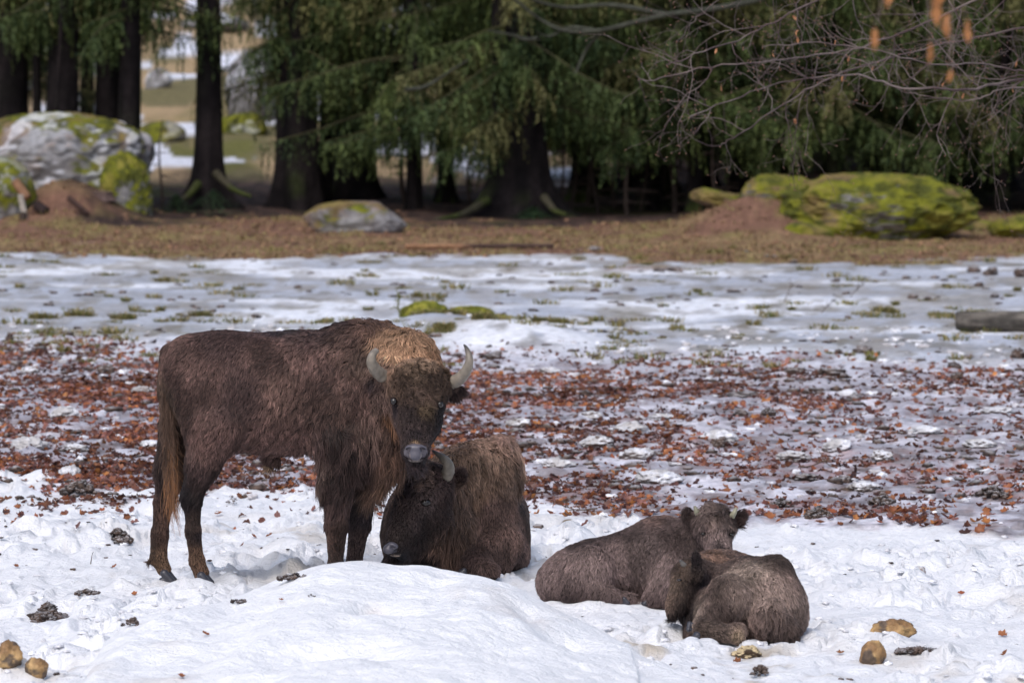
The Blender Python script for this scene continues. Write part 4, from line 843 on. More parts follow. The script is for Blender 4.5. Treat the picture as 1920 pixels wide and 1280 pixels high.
# dirt clods and dung
clods = [(1388, 780, 26, 14), (1440, 780, 30, 16), (1352, 838, 30, 20), (1795, 712, 24, 16), (1620, 662, 34, 14), (1572, 664, 14, 10), (925, 672, 34, 12), (200, 700, 30, 16), (1910, 672, 30, 20), (835, 775, 20, 10),
         (1236, 510, 20, 8), (1262, 508, 24, 9), (1825, 512, 26, 12), (1858, 516, 26, 14), (1912, 520, 22, 16), (1698, 523, 16, 6), (1836, 538, 18, 9), (1712, 560, 18, 9), (1740, 562, 14, 7), (1865, 558, 18, 8), (1375, 548, 24, 7), (420, 680, 40, 18), (18, 640, 14, 16), (1155, 605, 30, 9), (1113, 470, 26, 8), (1490, 700, 40, 12), (1560, 706, 50, 14), (1395, 745, 60, 12), (1790, 690, 24, 12), (1512, 900, 40, 14), (1580, 905, 30, 14)]
creg = lambda it: ('on the far ice at the right edge' if it[0] > 1650 else 'on the far ice') if it[1] < 640 else ('in the leaves at left' if it[0] < 600 else 'at the right edge of the leaves' if it[0] > 1700 else 'in the lower leaves' if it[1] > 760 else 'in the upper leaves')
for k, ((a, b, ww, hh), lb) in enumerate(zip(clods, ordinals(clods, creg, lambda it: 'dark earth clod'))):
    chunk('dirt_clod', a, b, ww, hh, DIRT, lb, 'dirt clod', 'dark clods of frozen earth', 100+k, n=12, rough=.35, freq=3.5)
def heap(px, py, wpx, hpx, n, label, cat, seed, cf=DIRT, dm=None, spread=1.0):
    """a pile of crumbly lumps: one thing"""
    rng = np.random.default_rng(seed); c = at(px, py) if dm is None else np.asarray(dm, float); s = c[1]/F; Vs = []; Qs = []; Cs = []; o = 0
    for i in range(int(n*2.2)):
        t = rng.random()**.7; an = rng.uniform(0, 6.28); ox = math.cos(an)*t*wpx*s*.46; oy = math.sin(an)*t*wpx*s*.5*spread
        oz = hpx*s*(1-t)**.8*rng.uniform(.35, .85); r = wpx*s*rng.uniform(.025, .10)
        V, Q = rock_geo(6, seed*50+i, rough=.6, freq=3.5, angular=.7); V = V*np.array([r, r, r*rng.uniform(.5, .9)])+np.array([ox, oy, oz]); Vs.append(V); Qs.append(Q+o); o += len(V)
    V = np.concatenate(Vs); Q = np.concatenate(Qs); N = vnormals(V, Q)
    tag(link('dirt_heap', make_mesh('dirt_heap', V, Q, M_rock, cf(V+c, N)), None, c), label, cat)
heap(88, 1158, 118, 46, 70, 'crumbly heap of frozen dung and earth on the snow at lower left', 'dirt heap', 5)
heap(220, 1008, 62, 32, 40, 'small snow dusted dirt heap left of the standing bison', 'dirt heap', 6)
heap(162, 1112, 50, 10, 16, 'flat scatter of dark dirt on the snow near the hind hooves', 'dirt heap', 7)
heap(150, 925, 80, 34, 46, 'dark clod of turf with grass at the edge of the leaves on the left', 'turf clod', 9)
heap(435, 945, 28, 26, 12, 'little snow capped clod between the legs of the standing bison', 'clod', 10, SNOWCAP)
heap(702, 1052, 28, 20, 12, 'brown clod beside the forehooves of the standing bison', 'clod', 12)
heap(1535, 968, 60, 24, 30, 'mossy clump of litter right of the calf head', 'clod', 13)
heap(1655, 945, 60, 26, 30, 'clump of leaves and moss at the snow edge on the right', 'clod', 14)
heap(1465, 950, 50, 22, 30, 'brown leafy clump just right of the calf ears', 'clod', 15)
heap(1860, 930, 70, 26, 30, 'turfy clump near the right edge of the photo', 'clod', 16)
chunk('stone', 1082, 996, 62, 26, lambda V, N: mix((.2, .16, .11), (.62, .63, .67), ss(.38, .52, fbm3(V*14, 3, 3)+N[:, 2]*.1)), 'snow speckled grey stone in the snow behind the lying calf', 'stone', None, 301, n=18)
chunk('stone', 1009, 990, 20, 12, DIRT, 'small brown pebble left of the snow speckled stone', 'stone', None, 302)
chunk('stone', 1722, 1080, 30, 20, lambda V, N: mix((.24, .19, .17), (.55, .54, .56), ss(.45, .6, fbm3(V*20, 3, 3))), 'small grey stone sunk in clean snow on the right', 'stone', None, 303)
ochre = lambda s: (lambda V, N: mix(mix((.22, .125, .055), (.42, .27, .12), ss(.4, .62, fbm3(V*9, s, 4))), (.075, .055, .045), ss(.55, .66, fbm3(V*14, s+2, 4))*.9))
chunk('stone', 1636, 1240, 48, 46, ochre(1), 'round brown stone on the snow at lower right', 'stone', None, 310, sink=.42, material=M_stone, n=24, rough=.10, angular=.35)
chunk('stone', 1676, 1192, 80, 36, ochre(4), 'long ochre stone half sunk in the snow above the round one', 'stone', None, 311, sink=.5, material=M_stone, n=26, rough=.2, angular=.6)
chunk('stone', 14, 1274, 56, 46, ochre(7), 'pale ochre stone with a dark broken corner at the lower left edge', 'stone', None, 312, sink=.45, material=M_stone, n=22, rough=.16, angular=.8)
chunk('stone', 68, 1270, 42, 32, ochre(9), 'smaller round brown stone beside the pale one at lower left', 'stone', None, 313, sink=.5, material=M_stone, n=22, rough=.12, angular=.6)
chunk('stone', 1402, 1232, 50, 26, lambda V, N: mix((.09, .06, .04), (.50, .40, .24), ss(.1, .5, N[:, 2]+(fbm3(V*20, 3, 3)-.5))), 'broken stone with a pale yellow top just below the curled calf', 'stone', None, 314, sink=.45, material=M_stone, n=20, angular=.95, rough=.3)
heap(1722, 1222, 88, 9, 30, 'thin strip of dark dirt on the snow right of the round stone', 'dirt', 17, spread=.4)
heap(1425, 1268, 46, 26, 20, 'blackish clod at the bottom edge of the snow bank', 'clod', 18)
def bank_bit(px, py, wpx, hpx, n, label, seed):
    p = bankz(px, py); heap(px, py, wpx, hpx, n, label, 'dirt patch', seed, dm=p, spread=.8)
bank_bit(556, 1084, 62, 12, 16, 'dark wet dirt on the crest of the snow bank', 31); bank_bit(250, 1172, 40, 22, 18, 'dark dirt ridge at the left end of the snow bank', 32)
bank_bit(453, 1128, 40, 8, 9, 'few dark crumbs below the crest of the snow bank', 33); bank_bit(600, 1118, 20, 6, 5, 'tiny dark crumb on the snow bank', 34)

# fallen log at the right edge
def log(p0, p1, r, label, cf, name='log', n=60, seg=28, knobs=True, parent=None):
    path = np.linspace(p0, p1, n); V, q, t = tube(path, np.full(n, r), seg)
    d = (fbm3(V*np.array([1.2, 5, 5]), 7, 4)-.5)*r*.3; ax = (np.asarray(p1)-p0)/np.linalg.norm(np.asarray(p1)-p0)
    rel = V-p0; rad = rel-np.outer(rel@ax, ax); rn = rad/(np.linalg.norm(rad, axis=1, keepdims=True)+1e-6); V = V+rn*d[:, None]
    N = rn; me = make_mesh(name, V, [q, t], M_bark, cf(V, N)); o = link(name, me, parent); return o
d = at(1850, 622)[1]; s = d/F; y0 = d+.1; zl = hz((1850-960)*s, d)+.10
bk = lambda V, N: mix(mix((.06, .055, .05), (.15, .135, .12), ss(.4, .62, fbm3(V*np.array([2, 9, 9]), 4, 3))), (.085, .10, .02), ss(.56, .66, fbm3(V*3.4, 8, 4)+N[:, 2]*.03))
tag(log(np.array([(1795-960)*s, y0, zl]), np.array([(2180-960)*s, y0-.5, zl+.04]), .118, '', bk), 'weathered mossy log lying on the ice at the right edge', 'log')
# dead pole on the brown grass
d = dflat(470); s = d/F
tag(log(np.array([(760-960)*s, d, .06]), np.array([(1038-960)*s, d+.4, .05]), .035, '', lambda V, N: mix((.30, .17, .10), (.07, .045, .04), ss(-.9, -.5, V[:, 0])), seg=8), 'thin dead pole lying on the brown grass before the forest', 'branch')
# stump and splinters before the left boulder
def stump(px, py, wpx, hpx, d, label):
    s = d/F; z0 = hz((px-960)*s, d)-.05; x = (px-960)*s; zt = CAM_H-(py-hpx-HOR)*s
    path = np.array([[x, d, z0], [x, d, z0+.08], [x, d, (z0+zt)/2], [x, d, zt]]); path = np.array([path[0]+(path[-1]-path[0])*t for t in np.linspace(0, 1, 16)])
    rr = wpx*s/2*(1+.5*np.linspace(1, 0, 16)**3); V, q, t = tube(path, rr, 26); an = np.arctan2(V[:, 1]-d, V[:, 0]-x)
    V[:, :2] += (V[:, :2]-[x, d])*((vn2(an*3+20, V[:, 2]*1.5, 5)-.5)*.35)[:, None]
    root = empty('tree_stump', (x, d, z0), label, 'tree stump')
    top = V[:, 2] > zt-.01
    o1 = link('trunk', make_mesh('trunk', V-[x, d, z0], [q, t], M_bark, mix((.075, .05, .05), (.12, .085, .075), fbm3(V*8, 3, 2))), root)
    a = np.arange(26)/26*2*math.pi; r = wpx*s/2*.9; Vt = np.stack([np.cos(a)*r, np.sin(a)*r, np.full(26, zt-z0+.012)], 1); Vt = np.vstack([Vt, [[0, 0, zt-z0+.018]]])
    link('cut_top', make_mesh('cut_top', Vt, np.stack([np.full(26, 26), np.arange(26), (np.arange(26)+1) % 26], 1), M_bark, np.tile((.34, .24, .18), (27, 1))), root)
stump(193, 400, 38, 40, 93.2, 'dark sawn stump in front of the mossy end of the left boulder')
def splinter(px0, py0, px1, py1, d, r, col, label):
    tag(log(P(px0, py0, d), P(px1, py1, d-.1), r, '', lambda V, N: mix(col, np.array(col)*.5, fbm3(V*6, 2, 3)), name='root_piece', n=14, seg=9), label, 'root piece')
splinter(28, 340, 52, 372, 91.5, .075, (.32, .18, .11), 'orange broken wood piece at the foot of the left boulder')
splinter(38, 365, 50, 425, 91.2, .05, (.40, .36, .32), 'pale upright root splinter in front of the dark mossy rock')
splinter(68, 385, 86, 398, 91.4, .09, (.05, .035, .035), 'black charred root lump on the brown slope')
splinter(44, 400, 42, 428, 91.0, .06, (.06, .045, .04), 'dark root piece below the pale splinter')
splinter(128, 370, 165, 402, 91.5, .045, (.08, .05, .045), 'dark slanting root on the brown slope')
splinter(212, 395, 190, 410, 92.8, .06, (.06, .045, .045), 'dark root beside the sawn stump')
# ------------------------------------------------------------------ fallen leaves
LEAFC = np.array([(.30, .095, .032), (.38, .125, .035), (.19, .065, .035), (.46, .17, .035), (.11, .045, .04), (.28, .12, .10), (.20, .07, .05), (.34, .09, .03)])
LEAFC = LEAFC*.88+LEAFC.mean(1, keepdims=True)*.08
def leaf_geo(rng, hi=False):
    """lobed, folded and curled leaf, unit length"""
    m = 9 if hi else 6
    t = np.linspace(0, 1, m); ln = t-.5; wd = np.sin(t*math.pi)**.8*(.34+.1*np.cos(t*math.pi*5)); wd[0] = .01; wd[-1] = .01
    cl = rng.uniform(.15, .55); fold = rng.uniform(.1, .8); zz = cl*(ln*2)**2*.5*rng.choice([1, 1, -1])
    L_ = np.stack([-wd, ln, zz+wd*fold+rng.normal(0, .04, m)], 1); M_ = np.stack([0*wd, ln, zz], 1); R_ = np.stack([wd, ln, zz+wd*fold*rng.uniform(.2, 1)+rng.normal(0, .04, m)], 1)
    V = np.concatenate([L_, M_, R_]); k = np.arange(m-1)
    q = np.concatenate([np.stack([k, k+m, k+m+1, k+1], 1), np.stack([k+m, k+2*m, k+2*m+1, k+m+1], 1)])
    return V, q
def leaf_density(x, y):
    u = x/y*F; py = HOR+CAM_H*F/y
    snow, leaf, ice, grass, forest = zones(x, y)
    band = np.interp(py, [625, 660, 700, 880, 925, 960, 1000], [0, .35, 1, .9, .7, .4, .05])
    side = np.interp(u, [-960, -300, 200, 600, 960], [1.0, 1.0, .8, .55, .42])*np.where(u > 50, np.interp(py, [640, 690, 790, 850, 940], [.25, 1, 1, .5, .6]), 1)*(1-.93*np.clip(bump_g(x, y, -.1, 61.2, 1.3, 3.2, 1.5), 0, 1))
    patch = leaf_patch(x, y)*.8+.12+ss(.45, .6, fbm2(x*3.5, y*2, 303, 3))*.3
    edge = np.exp(-((py-np.interp(u, [-960, 0, 600, 960], [905, 935, 965, 975]))/30)**2)*.15*ss(.45, .6, fbm2(x*1.5, y*1.2, 305, 3))*2
    return np.clip(band*side*patch+edge*np.clip(leaf+.3, 0, 1), 0, 1)*np.clip(leaf*1.2+.10*(py < 1010), 0, 1)
rngL = np.random.default_rng(77)
N0 = 290000
yy = 1/rngL.uniform(1/63.0, 1/37.5, N0); xx = rngL.uniform(-1150, 1150, N0)*yy/F
keep = rngL.random(N0) < leaf_density(xx, yy)*np.clip((yy/50)**1.5, .3, 1.6)*np.where(xx/yy*F < -250, .85, .52)
xx, yy = xx[keep], yy[keep]
# leaves inside the animals' footprints are dropped
zz = height(xx, yy)
order = np.argsort(yy); xx, yy, zz = xx[order], yy[order], zz[order]
def leaf_col(rng, n, bright=None):
    c = LEAFC[rng.choice(len(LEAFC), n, p=[.17, .10, .19, .04, .17, .14, .13, .06])]; return c*rng.uniform(.5, 1.2, (n, 1))
infr = np.abs(xx/yy*F) < 955; first = np.where(infr)[0][:285]; rest = np.setdiff1d(np.arange(len(xx)), first)
variants = [leaf_geo(rngL, True) for _ in range(8)]
vcol = [np.array(LEAFC[k % len(LEAFC)])*.85 for k in range(8)]
vmesh = [make_mesh('fallen_leaf', V, q, M_leafmat, np.tile(c, (len(V), 1))*(.75+.5*rngL.random((len(V), 1)))) for (V, q), c in zip(variants, vcol)]
def leaf_obj(p, size, label, group, k=None, tilt=.5, flat=False):
    k = rngL.integers(0, 8) if k is None else k
    o = bpy.data.objects.new('fallen_leaf', vmesh[k]); SC.collection.objects.link(o); o.location = p; o.scale = (size, size, size)
    o.rotation_euler = (rngL.normal(0, tilt), rngL.normal(0, tilt), rngL.uniform(0, 6.28)); tag(o, label, 'leaf', group); return o
for i in first:
    leaf_obj((xx[i], yy[i], zz[i]+.012), rngL.uniform(.05, .095), 'curled red brown leaf lying along the near edge of the slush', 'fallen leaves along the near edge of the slush')
gl = [leaf_geo(rngL) for _ in range(10)]
n = len(rest); kk = rngL.integers(0, 10, n); size = rngL.uniform(.03, .08, n)*rngL.choice([.5, 1], n, p=[.3, .7])
az = rngL.uniform(0, 6.28, n); ta = rngL.normal(0, .45, n); tb = rngL.normal(0, .45, n)
lc = leaf_col(rngL, n); lc = lc*(.62+.58*ss(.4, .6, fbm2(xx[rest]*.9, yy[rest]*.6, 311, 3)))[:, None]
VV, QQ, CC = [], [], []; off_ = 0
for g in range(10):
    m = np.where(kk == g)[0]; V, q = gl[g]; nv = len(V)
    ca, sa, cb, sb, cz, sz = np.cos(ta[m]), np.sin(ta[m]), np.cos(tb[m]), np.sin(tb[m]), np.cos(az[m]), np.sin(az[m])
    X = V[None, :, 0]; Y = V[None, :, 1]; Z = V[None, :, 2]
    Y1 = Y*ca[:, None]-Z*sa[:, None]; Z1 = Y*sa[:, None]+Z*ca[:, None]; X2 = X*cb[:, None]+Z1*sb[:, None]; Z2 = -X*sb[:, None]+Z1*cb[:, None]
    X3 = X2*cz[:, None]-Y1*sz[:, None]; Y3 = X2*sz[:, None]+Y1*cz[:, None]
    Pn = np.stack([X3, Y3, Z2], -1)*size[m][:, None, None]; mn = Pn[:, :, 2].min(1)
    Pn = Pn+np.stack([xx[rest][m], yy[rest][m], zz[rest][m]-mn*.6-.004], 1)[:, None]
    VV.append(Pn.reshape(-1, 3)); CC.append(np.repeat(lc[m], nv, 0)); QQ.append((q[None]+(np.arange(len(m))*nv)[:, None, None]).reshape(-1, 4)+off_); off_ += len(m)*nv
tag(link('leaf_litter', make_mesh('leaf_litter', np.concatenate(VV), np.concatenate(QQ), M_leafmat, np.concatenate(CC))), 'countless wet red brown leaves strewn over the slushy ground', 'leaf litter', kind='stuff')
print('LEAVES', n)
# single leaves on the clean snow
for px, py, sz_, lb in [(1015, 1193, 0, 0), (1282, 1192, .055, 'orange leaf by the hooves of the curled calf'), (1382, 1243, .055, 'reddish leaf on the snow below the broken stone'), (1880, 1193, .07, 'upright brown leaf at the right edge of the snow'), (1885, 1228, .06, 'dark brown leaf under the upright leaf at right'), (1575, 1228, .05, 'tiny reddish leaf left of the round stone'),
                        (690, 0, 0, 0), (252, 1106, .05, 'orange leaf scrap left of the hind hooves'), (455, 1020, .05, 'orange leaf scrap on the snow below the belly'), (475, 1008, .06, 'brown leaf in the shallow hollow below the belly'), (505, 1005, .055, 'second brown leaf in the hollow below the belly'), (1802, 1115, .05, 'small leaf scrap in the right snow'), (1370, 1180, 0, 0), (215, 1063, .04, 'tiny rusty leaf on the snow left of the far hind leg'), (30, 1065, .05, 'pale rusty leaf by the left edge of the snow')]:
    if sz_: p = at(px, py); leaf_obj(p+[0, 0, .012], sz_, lb, None, rngL.choice([0, 1, 3, 7]))
for px, py, sz_, lb in [(412, 1193, .05, 'orange leaf on the left slope of the snow bank'), (398, 1272, .05, 'dark red leaf near the bottom of the snow bank'), (545, 1128, .04, 'purplish leaf below the crest of the snow bank'), (690, 1170, .04, 'dark red leaf in the melted pocket of the snow bank')]:
    p = bankz(px, py); leaf_obj(p+[0, 0, .012], sz_, lb, None, rngL.choice([0, 1, 2]))

# ------------------------------------------------------------------ small debris, grass tufts
def blades(centres, per, h, spread, cols, seed, w=.004, droop=.5):
    rng = np.random.default_rng(seed); c = np.repeat(np.asarray(centres), per, 0); n = len(c)
    hh = np.repeat(np.broadcast_to(h, len(centres)), per)*rng.uniform(.5, 1.2, n); a = rng.uniform(0, 6.28, n); r = np.repeat(np.broadcast_to(spread, len(centres)), per)*np.sqrt(rng.random(n))
    b = c+np.stack([np.cos(a)*r, np.sin(a)*r, -.01+0*a], 1); ln = rng.uniform(.2, 1.2, n)*droop; a2 = a+rng.normal(0, .7, n); dr = np.stack([np.cos(a2), np.sin(a2), 0*a], 1)*ln[:, None]
    sd = np.stack([-np.sin(a2), np.cos(a2), 0*a], 1)*w
    m1 = b+dr*hh[:, None]*.45+np.stack([0*a, 0*a, hh*.65], 1); tip = b+dr*hh[:, None]*1.1+np.stack([0*a, 0*a, hh*(1-.45*ln)], 1)
    V = np.stack([b-sd, b+sd, m1+sd*.8, m1-sd*.8, tip], 1).reshape(-1, 3); i = np.arange(n)*5
    return V, [np.stack([i, i+1, i+2, i+3], 1), np.stack([i+3, i+2, i+4], 1)], np.repeat(cols(rng, n), 5, 0)
def gcol(rng, n):
    p = np.array([(.28, .23, .09), (.20, .20, .06), (.34, .27, .13), (.12, .14, .04), (.24, .19, .09)]); return p[rng.integers(0, 5, n)]*rng.uniform(.7, 1.2, (n, 1))
rngG = np.random.default_rng(21)
cy = 1/rngG.uniform(1/84.0, 1/56.0, 1100); cx = rngG.uniform(-1100, 1100, 1100)*cy/F
wgt = .18+.9*ss(.5, .66, fbm2(cx*.9, cy*.35, 110, 4))+.9*bump_g(cx, cy, -5, 60.5, 4.5, 2.5, .8)
k = rngG.random(1100) < wgt*.62; cx, cy = cx[k], cy[k]
cen = np.stack([cx, cy, height(cx, cy)], 1)
V, Fq, C = blades(cen, 55, rngG.uniform(.03, .10, len(cen)), rngG.uniform(.04, .2, len(cen)), gcol, 5, w=.007, droop=1.1)
tag(link('grass_tufts', make_mesh('grass_tufts', V, Fq, M_grass, C)), 'sparse yellow green grass tufts poking through the ice', 'grass', kind='stuff')
# dead grass of the brown strip
cy = 1/rngG.uniform(1/97.0, 1/77.5, 5200); cx = rngG.uniform(-1150, 1150, 5200)*cy/F; z_ = zones(cx, cy); k = (z_[3] > .5) & (rngG.random(5200) < .8); cx, cy = cx[k], cy[k]
V, Fq, C = blades(np.stack([cx, cy, height(cx, cy)], 1), 9, rngG.uniform(.03, .09, len(cx)), .14, lambda r, n: np.array([(.36, .26, .14), (.24, .14, .08), (.30, .26, .10), (.16, .085, .06)])[r.integers(0, 4, n)]*r.uniform(.6, 1.2, (n, 1)), 6, w=.008, droop=1.2)
tag(link('dead_grass', make_mesh('dead_grass', V, Fq, M_grass, C)), 'short dead grass and litter on the tan strip', 'dead grass', kind='stuff')
# little clods and crumbs
def crumbs(name, n, ylo, yhi, size, cf, label, seed, wfn, cat):
    rng = np.random.default_rng(seed); y = 1/rng.uniform(1/yhi, 1/ylo, n); x = rng.uniform(-1100, 1100, n)*y/F; k = rng.random(n) < wfn(x, y); x, y = x[k], y[k]; n = len(x)
    V0, Q0 = rock_geo(4, seed, rough=.5, freq=3, angular=.5); z = height(x, y); s = rng.uniform(*size, n); a = rng.uniform(0, 6.28, n)
    ca, sa = np.cos(a)[:, None], np.sin(a)[:, None]; sx = rng.uniform(.7, 1.6, n)[:, None]; szz = rng.uniform(.25, .7, n)[:, None]
    X = V0[None, :, 0]*sx; Y = V0[None, :, 1]; Z = V0[None, :, 2]*szz+.1
    Pn = np.stack([X*ca-Y*sa, X*sa+Y*ca, np.broadcast_to(Z, X.shape)], -1)*s[:, None, None]+np.stack([x, y, z], 1)[:, None]
    nv = len(V0); Q = (Q0[None]+(np.arange(n)*nv)[:, None, None]).reshape(-1, 4); V = Pn.reshape(-1, 3)
    N = np.tile(V0/np.linalg.norm(V0, axis=1, keepdims=True), (n, 1))
    tag(link(name, make_mesh(name, V, Q, M_rock, cf(V, N))), label, cat, kind='stuff')
crumbs('earth_crumbs', 3600, 41, 82, (.012, .055), DIRT, 'scattered dark crumbs of earth on the ice and slush', 41, lambda x, y: (.2+.8*ss(.47, .62, fbm2(x*.8, y*.3, 321, 4)))*(1-.65*ss(60, 64, y)), 'earth crumbs')
crumbs('snow_crumbs', 3000, 41, 63, (.015, .05), lambda V, N: mix((.52, .50, .52), (.78, .79, .85), ss(.4, .6, fbm3(V*6, 3, 2))), 'small clumps of refrozen snow scattered over the slush', 42, lambda x, y: .12+.9*ss(54, 60, y)*ss(.42, .6, fbm2(x*.8, y*.5, 331, 3)), 'snow crumbs')
crumbs('snow_clumps', 1300, 29.8, 40, (.008, .026), lambda V, N: mix((.72, .72, .76), (.84, .85, .9), ss(.4, .6, fbm3(V*6, 3, 2))), 'small broken clumps on the trodden snow', 43, lambda x, y: ss(.42, .62, fbm2(x*.7, y*.5, 41, 3))+.1, 'snow crumbs')
crumbs('dark_specks', 420, 29.8, 41, (.005, .017), DIRT, 'tiny dark specks of dirt on the snow', 44, lambda x, y: ss(.45, .62, fbm2(x*.9, y*.7, 341, 3)), 'dirt specks')
crumbs('litter_bits', 2600, 79, 97, (.015, .05), lambda V, N: mix((.10, .06, .045), (.34, .20, .12), vn3(V*3, 3)), 'needle litter and twig bits on the brown strip', 45, lambda x, y: zones(x, y)[3]*.6+.1, 'litter')
# twigs lying about
def tubes_mesh(paths, rads, seg=4):
    Vs, Qs, o = [], [], 0
    for p, r in zip(paths, rads):
        V, q, t = tube(p, r, seg, cap=False); Vs.append(V); Qs.append(q+o); o += len(V)
    return np.concatenate(Vs), np.concatenate(Qs)
def small_branch(p0, dirv, ln, r, seed, col, label, cat='twig', rise=0, forks=5):
    rng = np.random.default_rng(seed); p0 = np.asarray(p0, float); dirv = np.asarray(dirv, float); dirv /= np.linalg.norm(dirv); paths, rads = [], []
    def grow(p, dv, L, r_, lvl):
        n = 6; pts = [p]; dd = dv.copy()
        for i in range(n):
            dd = dd+rng.normal(0, .18, 3)*np.array([1, .6, .7]); dd /= np.linalg.norm(dd); pts.append(pts[-1]+dd*L/n)
        paths.append(np.array(pts)); rads.append(np.linspace(r_, r_*.35, n+1))
        if lvl < 2:
            for j in range(forks if lvl == 0 else 2):
                k = rng.integers(1, n); d2 = dd+rng.normal(0, .7, 3)*np.array([1, .5, 1]); d2 /= np.linalg.norm(d2); grow(pts[k], d2, L*rng.uniform(.25, .5), r_*.55, lvl+1)
    grow(p0, dirv, ln, r, 0); V, q = tubes_mesh(paths, rads, 5)
    tag(link('twig', make_mesh('twig', V, q, M_twig, np.tile(col, (len(V), 1)))), label, cat)
p = at(745, 590); d_ = 64.5; small_branch(P(750, 602, d_), (-.35, 0, 1), .34, .018, 3, (.17, .17, .07), 'mossy little twig sticking up beside the grassy rise', rise=1)
small_branch(P(170, 1057, 36.2), (.25, 0, 1), .085, .0035, 4, (.07, .05, .04), 'single bare stalk standing in the snow left of the hind legs', forks=0)
TWL = ['thin forked twig sticking out of the ice, leftmost of three', 'thin twig standing up from the ice nearest the log', 'thin low twig lying on the ice between two standing ones', 'thin twig on the snow edge right of the lying bison', 'thin forked twig on the snow edge above the lying calf',
       'thin dark twig among the leaves above the calf ears', 'thin dark twig among the leaves left of the standing bison rump', 'thin dark twig among the upper leaves right of the horns']
for k, (a, b, dx, L_) in enumerate([(1470, 570, .3, .3), (1595, 560, .2, .35), (1540, 590, .5, .25), (1040, 945, 1, .35), (1120, 958, -1, .25), (1500, 880, 1, .3), (290, 706, -1, .4), (1100, 720, 1, .35)]):
    p = at(a, b); small_branch(p+[0, 0, .02], (dx, .2, .5 if b < 600 else .05), L_, .007, 20+k, (.10, .075, .06), TWL[k], forks=4)
# moss cushion with grass on the little rise
def cushion(px, py, wpx, hpx, seed, label, name='moss_cushion', hz_=None):
    d = 64.6; c = np.array([(px-960)*d/F, d, 0.0]); c[2] = hz(c[0], d); s = d/F; zt = CAM_H-(py-HOR)*s
    rz = max(hpx*s*.55, .04); c[2] = max(zt-rz, c[2]-.04)
    root = place_rock(name, c, (wpx*s/2, .26, rz), seed, lambda V, N: mix((.13, .14, .025), (.28, .27, .05), ss(.42, .6, fbm3(V*12, 3, 4))), M_moss, 22, 0, 0, label, 'moss', rough=.16, angular=.2)
    rng = np.random.default_rng(seed); n = 500; a = rng.uniform(0, 6.28, n); r = np.sqrt(rng.random(n)); cc = np.stack([np.cos(a)*r*wpx*s/2, np.sin(a)*r*.24, rz*np.sqrt(np.clip(1-r*r, 0, 1))*.9], 1)
    V, Fq, C = blades(cc, 3, .035, .02, lambda r_, n_: np.array([(.30, .28, .06), (.16, .18, .03), (.36, .31, .12)])[r_.integers(0, 3, n_)], seed, w=.004, droop=.8)
    link('grass', make_mesh('grass', V, Fq, M_grass, C), root)
cushion(795, 566, 88, 42, 51, 'yellow green moss cushion on the little rise behind the bison hump'); cushion(880, 574, 90, 26, 52, 'flatter mossy turf patch right of the moss cushion'); cushion(925, 590, 90, 20, 53, 'pale green turf strip sloping down the snowy rise')
tl = [(1045, 608, 55), (850, 612, 70), (905, 634, 40), (1010, 625, 30), (800, 610, 60), (870, 600, 50), (830, 640, 50), (150, 596, 60), (230, 600, 50), (80, 600, 50), (375, 597, 40), (1660, 575, 50)]
tl_lab = ordinals(tl, lambda it: 'on the snowy rise' if 780 < it[0] < 1100 else 'on the ice at left' if it[0] < 500 else 'on the ice by the log', lambda it: 'yellow green tuft')
for (px, py, wpx), tlab in zip(tl, tl_lab):
    d = 64.0-(py-600)*.09; x = (px-960)*d/F; rng = np.random.default_rng(px); n = 60; a = rng.uniform(0, 6.28, n); r = np.sqrt(rng.random(n))*wpx*d/F/2
    c0 = np.array([x, d, hz(x, d)]); cc = np.stack([np.cos(a)*r, np.sin(a)*r*.8, 0*a], 1); cc[:, 2] = height(cc[:, 0]+x, cc[:, 1]+d)-c0[2]
    V, Fq, C = blades(cc, 9, rng.uniform(.05, .12, n), .03, gcol, px, w=.005, droop=.9); tag(link('grass_tuft', make_mesh('grass_tuft', V, Fq, M_grass, C), None, c0), tlab, 'grass tuft', 'larger grass tufts')
